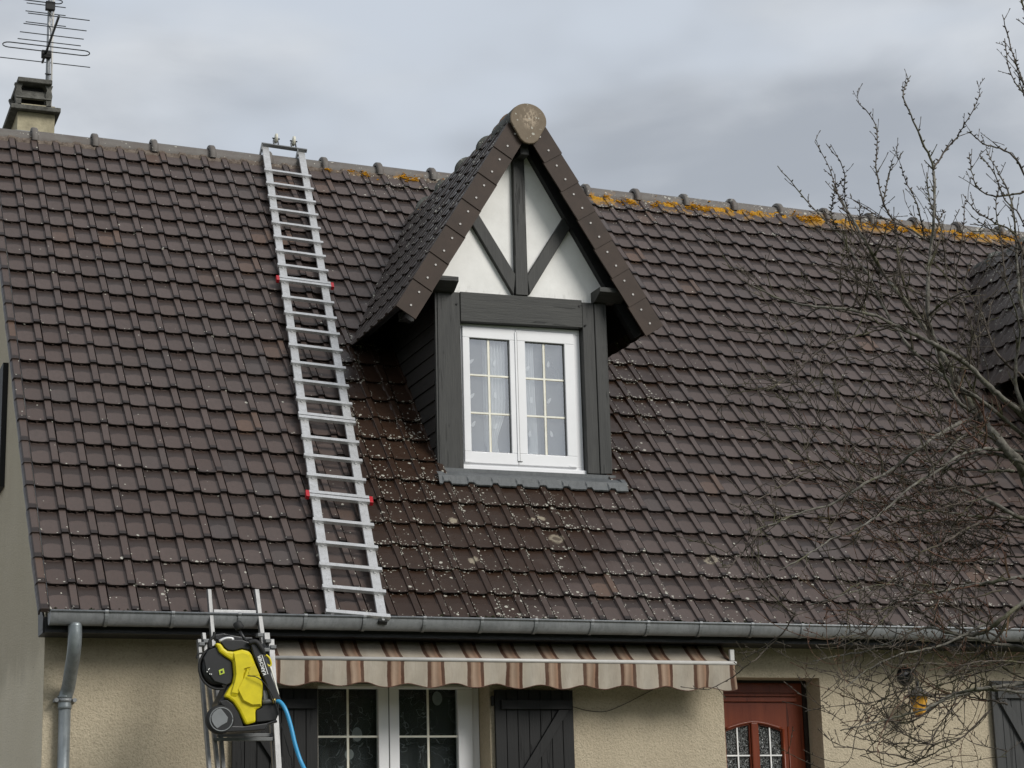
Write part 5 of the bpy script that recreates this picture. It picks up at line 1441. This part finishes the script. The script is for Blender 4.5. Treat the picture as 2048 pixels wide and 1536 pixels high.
for pl, w0, w1, yo in limbs:
    b0_ = base_depth(pl[0]); P = limb_pts(pl, yo, b0_); n = len(pl)
    for k, q in enumerate(pl): pix_prev.append((q, P[k].y))
    pts = spline(P, 5); m = len(pts)
    pts = [p + Vector((rt.uniform(-1, 1), rt.uniform(-1, 1), rt.uniform(-1, 1))) * .004 for p in pts]
    rr = [(w0 + (w1 - w0) * (k / (m - 1)) ** .8) * WPX * .50 * (1 + rt.uniform(-.12, .15)) for k in range(m)]
    MB().tube(pts, rr, 8 if w0 > 8 else 6).build('branch', M_BARK if w0 > 7 else M_TWIG, tree, smooth=True)
    bsegs.append((pts, rr, pl))
tw = [MB(), MB()]; nseg = 0
UP = Vector((0, 0, 1))
def twig(m_, p, d, L, r, lvl, curl):
    global nseg
    step = .028; n = max(3, int(L / step)); pts = [p]; dd = d.normalized(); side = Vector((rt.uniform(-1, 1), rt.uniform(-1, 1), rt.uniform(-.3, .6)))
    for k in range(n):
        dd = (dd + Vector((rt.uniform(-1, 1), rt.uniform(-1, 1), rt.uniform(-1, 1))) * .12 + curl * .13).normalized()
        pts.append(pts[-1] + dd * step)
    rr = [max(.0016, r * (1 - .62 * k / n)) * (1.35 if k % 2 else .9) for k in range(n + 1)]
    rr[-1] = max(.0028, r * .5)
    m_.tube(pts, rr, 4, cap=False); nseg += n
    # spurs
    for k in range(1, n):
        if rt.random() < .42:
            q = pts[k]; a = Vector((rt.uniform(-1, 1), rt.uniform(-1, 1), rt.uniform(-.2, 1))).normalized(); l_ = rt.uniform(.010, .024)
            m_.tube([q, q + a * l_ * .6, q + a * l_ + UP * .004], [.0022, .0026, .0012], 3, cap=False)
    if lvl > 0:
        for k in range(2, n):
            if rt.random() < (.13 if lvl == 2 else .09):
                a = (dd * .5 + Vector((rt.uniform(-1, 1), rt.uniform(-1, 1), rt.uniform(-.5, 1))) * .9).normalized()
                twig(m_, pts[k], a, L * rt.uniform(.25, .55), r * .7, lvl - 1, curl * rt.uniform(-1, 1.5))
for pts, rr, pl in bsegs:
    m = len(pts); acc = 0
    if min(q[1] for q in pl) < 520 or rr[0] < 3.4 * WPX * .5:      # fat alternate buds on the upright shoots
        sgn = 1; run = 0
        for k in range(1, m):
            seg_ = pts[k] - pts[k - 1]; nb = max(1, int(seg_.length / .026))
            for q in range(nb):
                c_ = pts[k - 1].lerp(pts[k], q / nb); px, py, _ = proj(c_)
                if py > 560 and rt.random() < .45: continue
                a = (seg_.normalized() * .7 + Vector((sgn, rt.uniform(-.8, .8), .2)).normalized()).normalized(); sgn = -sgn
                tw[0].tube([c_, c_ + a * (rr[k] + .006), c_ + a * (rr[k] + rt.uniform(.012, .020))], [.0036, .0050, .0022], 4, cap=False)
    for k in range(2, m):
        acc += (pts[k] - pts[k - 1]).length
        px, py, _ = proj(pts[k])
        if px > 2120: continue
        low = 840 < py < 1460 and px > 1640
        gap = .12 if low else .085
        if py < 460: gap = .12
        while acc > gap:
            acc -= gap * rt.uniform(.7, 1.5)
            tdir = (pts[k] - pts[k - 1]).normalized()
            side = Vector((rt.uniform(-1, 1), rt.uniform(-1, 1), rt.uniform(-.4, .9)))
            if low: side.z -= .25
            if py < 480:
                if rt.random() < .7: L = rt.uniform(.02, .06)
                else: L = rt.uniform(.08, .2)
                side.z += .4
            else: L = rt.uniform(.05, .12) if rt.random() < .3 else rt.uniform(.15, .55)
            d_ = tdir * rt.uniform(.2, .9) + side * .8
            if px < 1560: L *= .55
            curl = Vector((rt.uniform(-1, .6), rt.uniform(-.6, .6), rt.uniform(-.3, 1.2)))
            red = low and rt.random() < .35
            twig(tw[1] if red else tw[0], pts[k], d_, L, min(rr[k] * .65, .0080 if low else .0068), 2 if L > .18 else (1 if L > .07 else 0), curl)
tw[0].build('twig', M_TWIG, tree, kind='stuff'); tw[1].build('twig', M_TWIGR, tree, kind='stuff', label='reddish young twigs in the middle of the crown')
print('twig segs', nseg)

SC.cycles.max_bounces = 8; SC.cycles.transparent_max_bounces = 12
try: SC.cycles.use_denoising = True
except Exception: pass
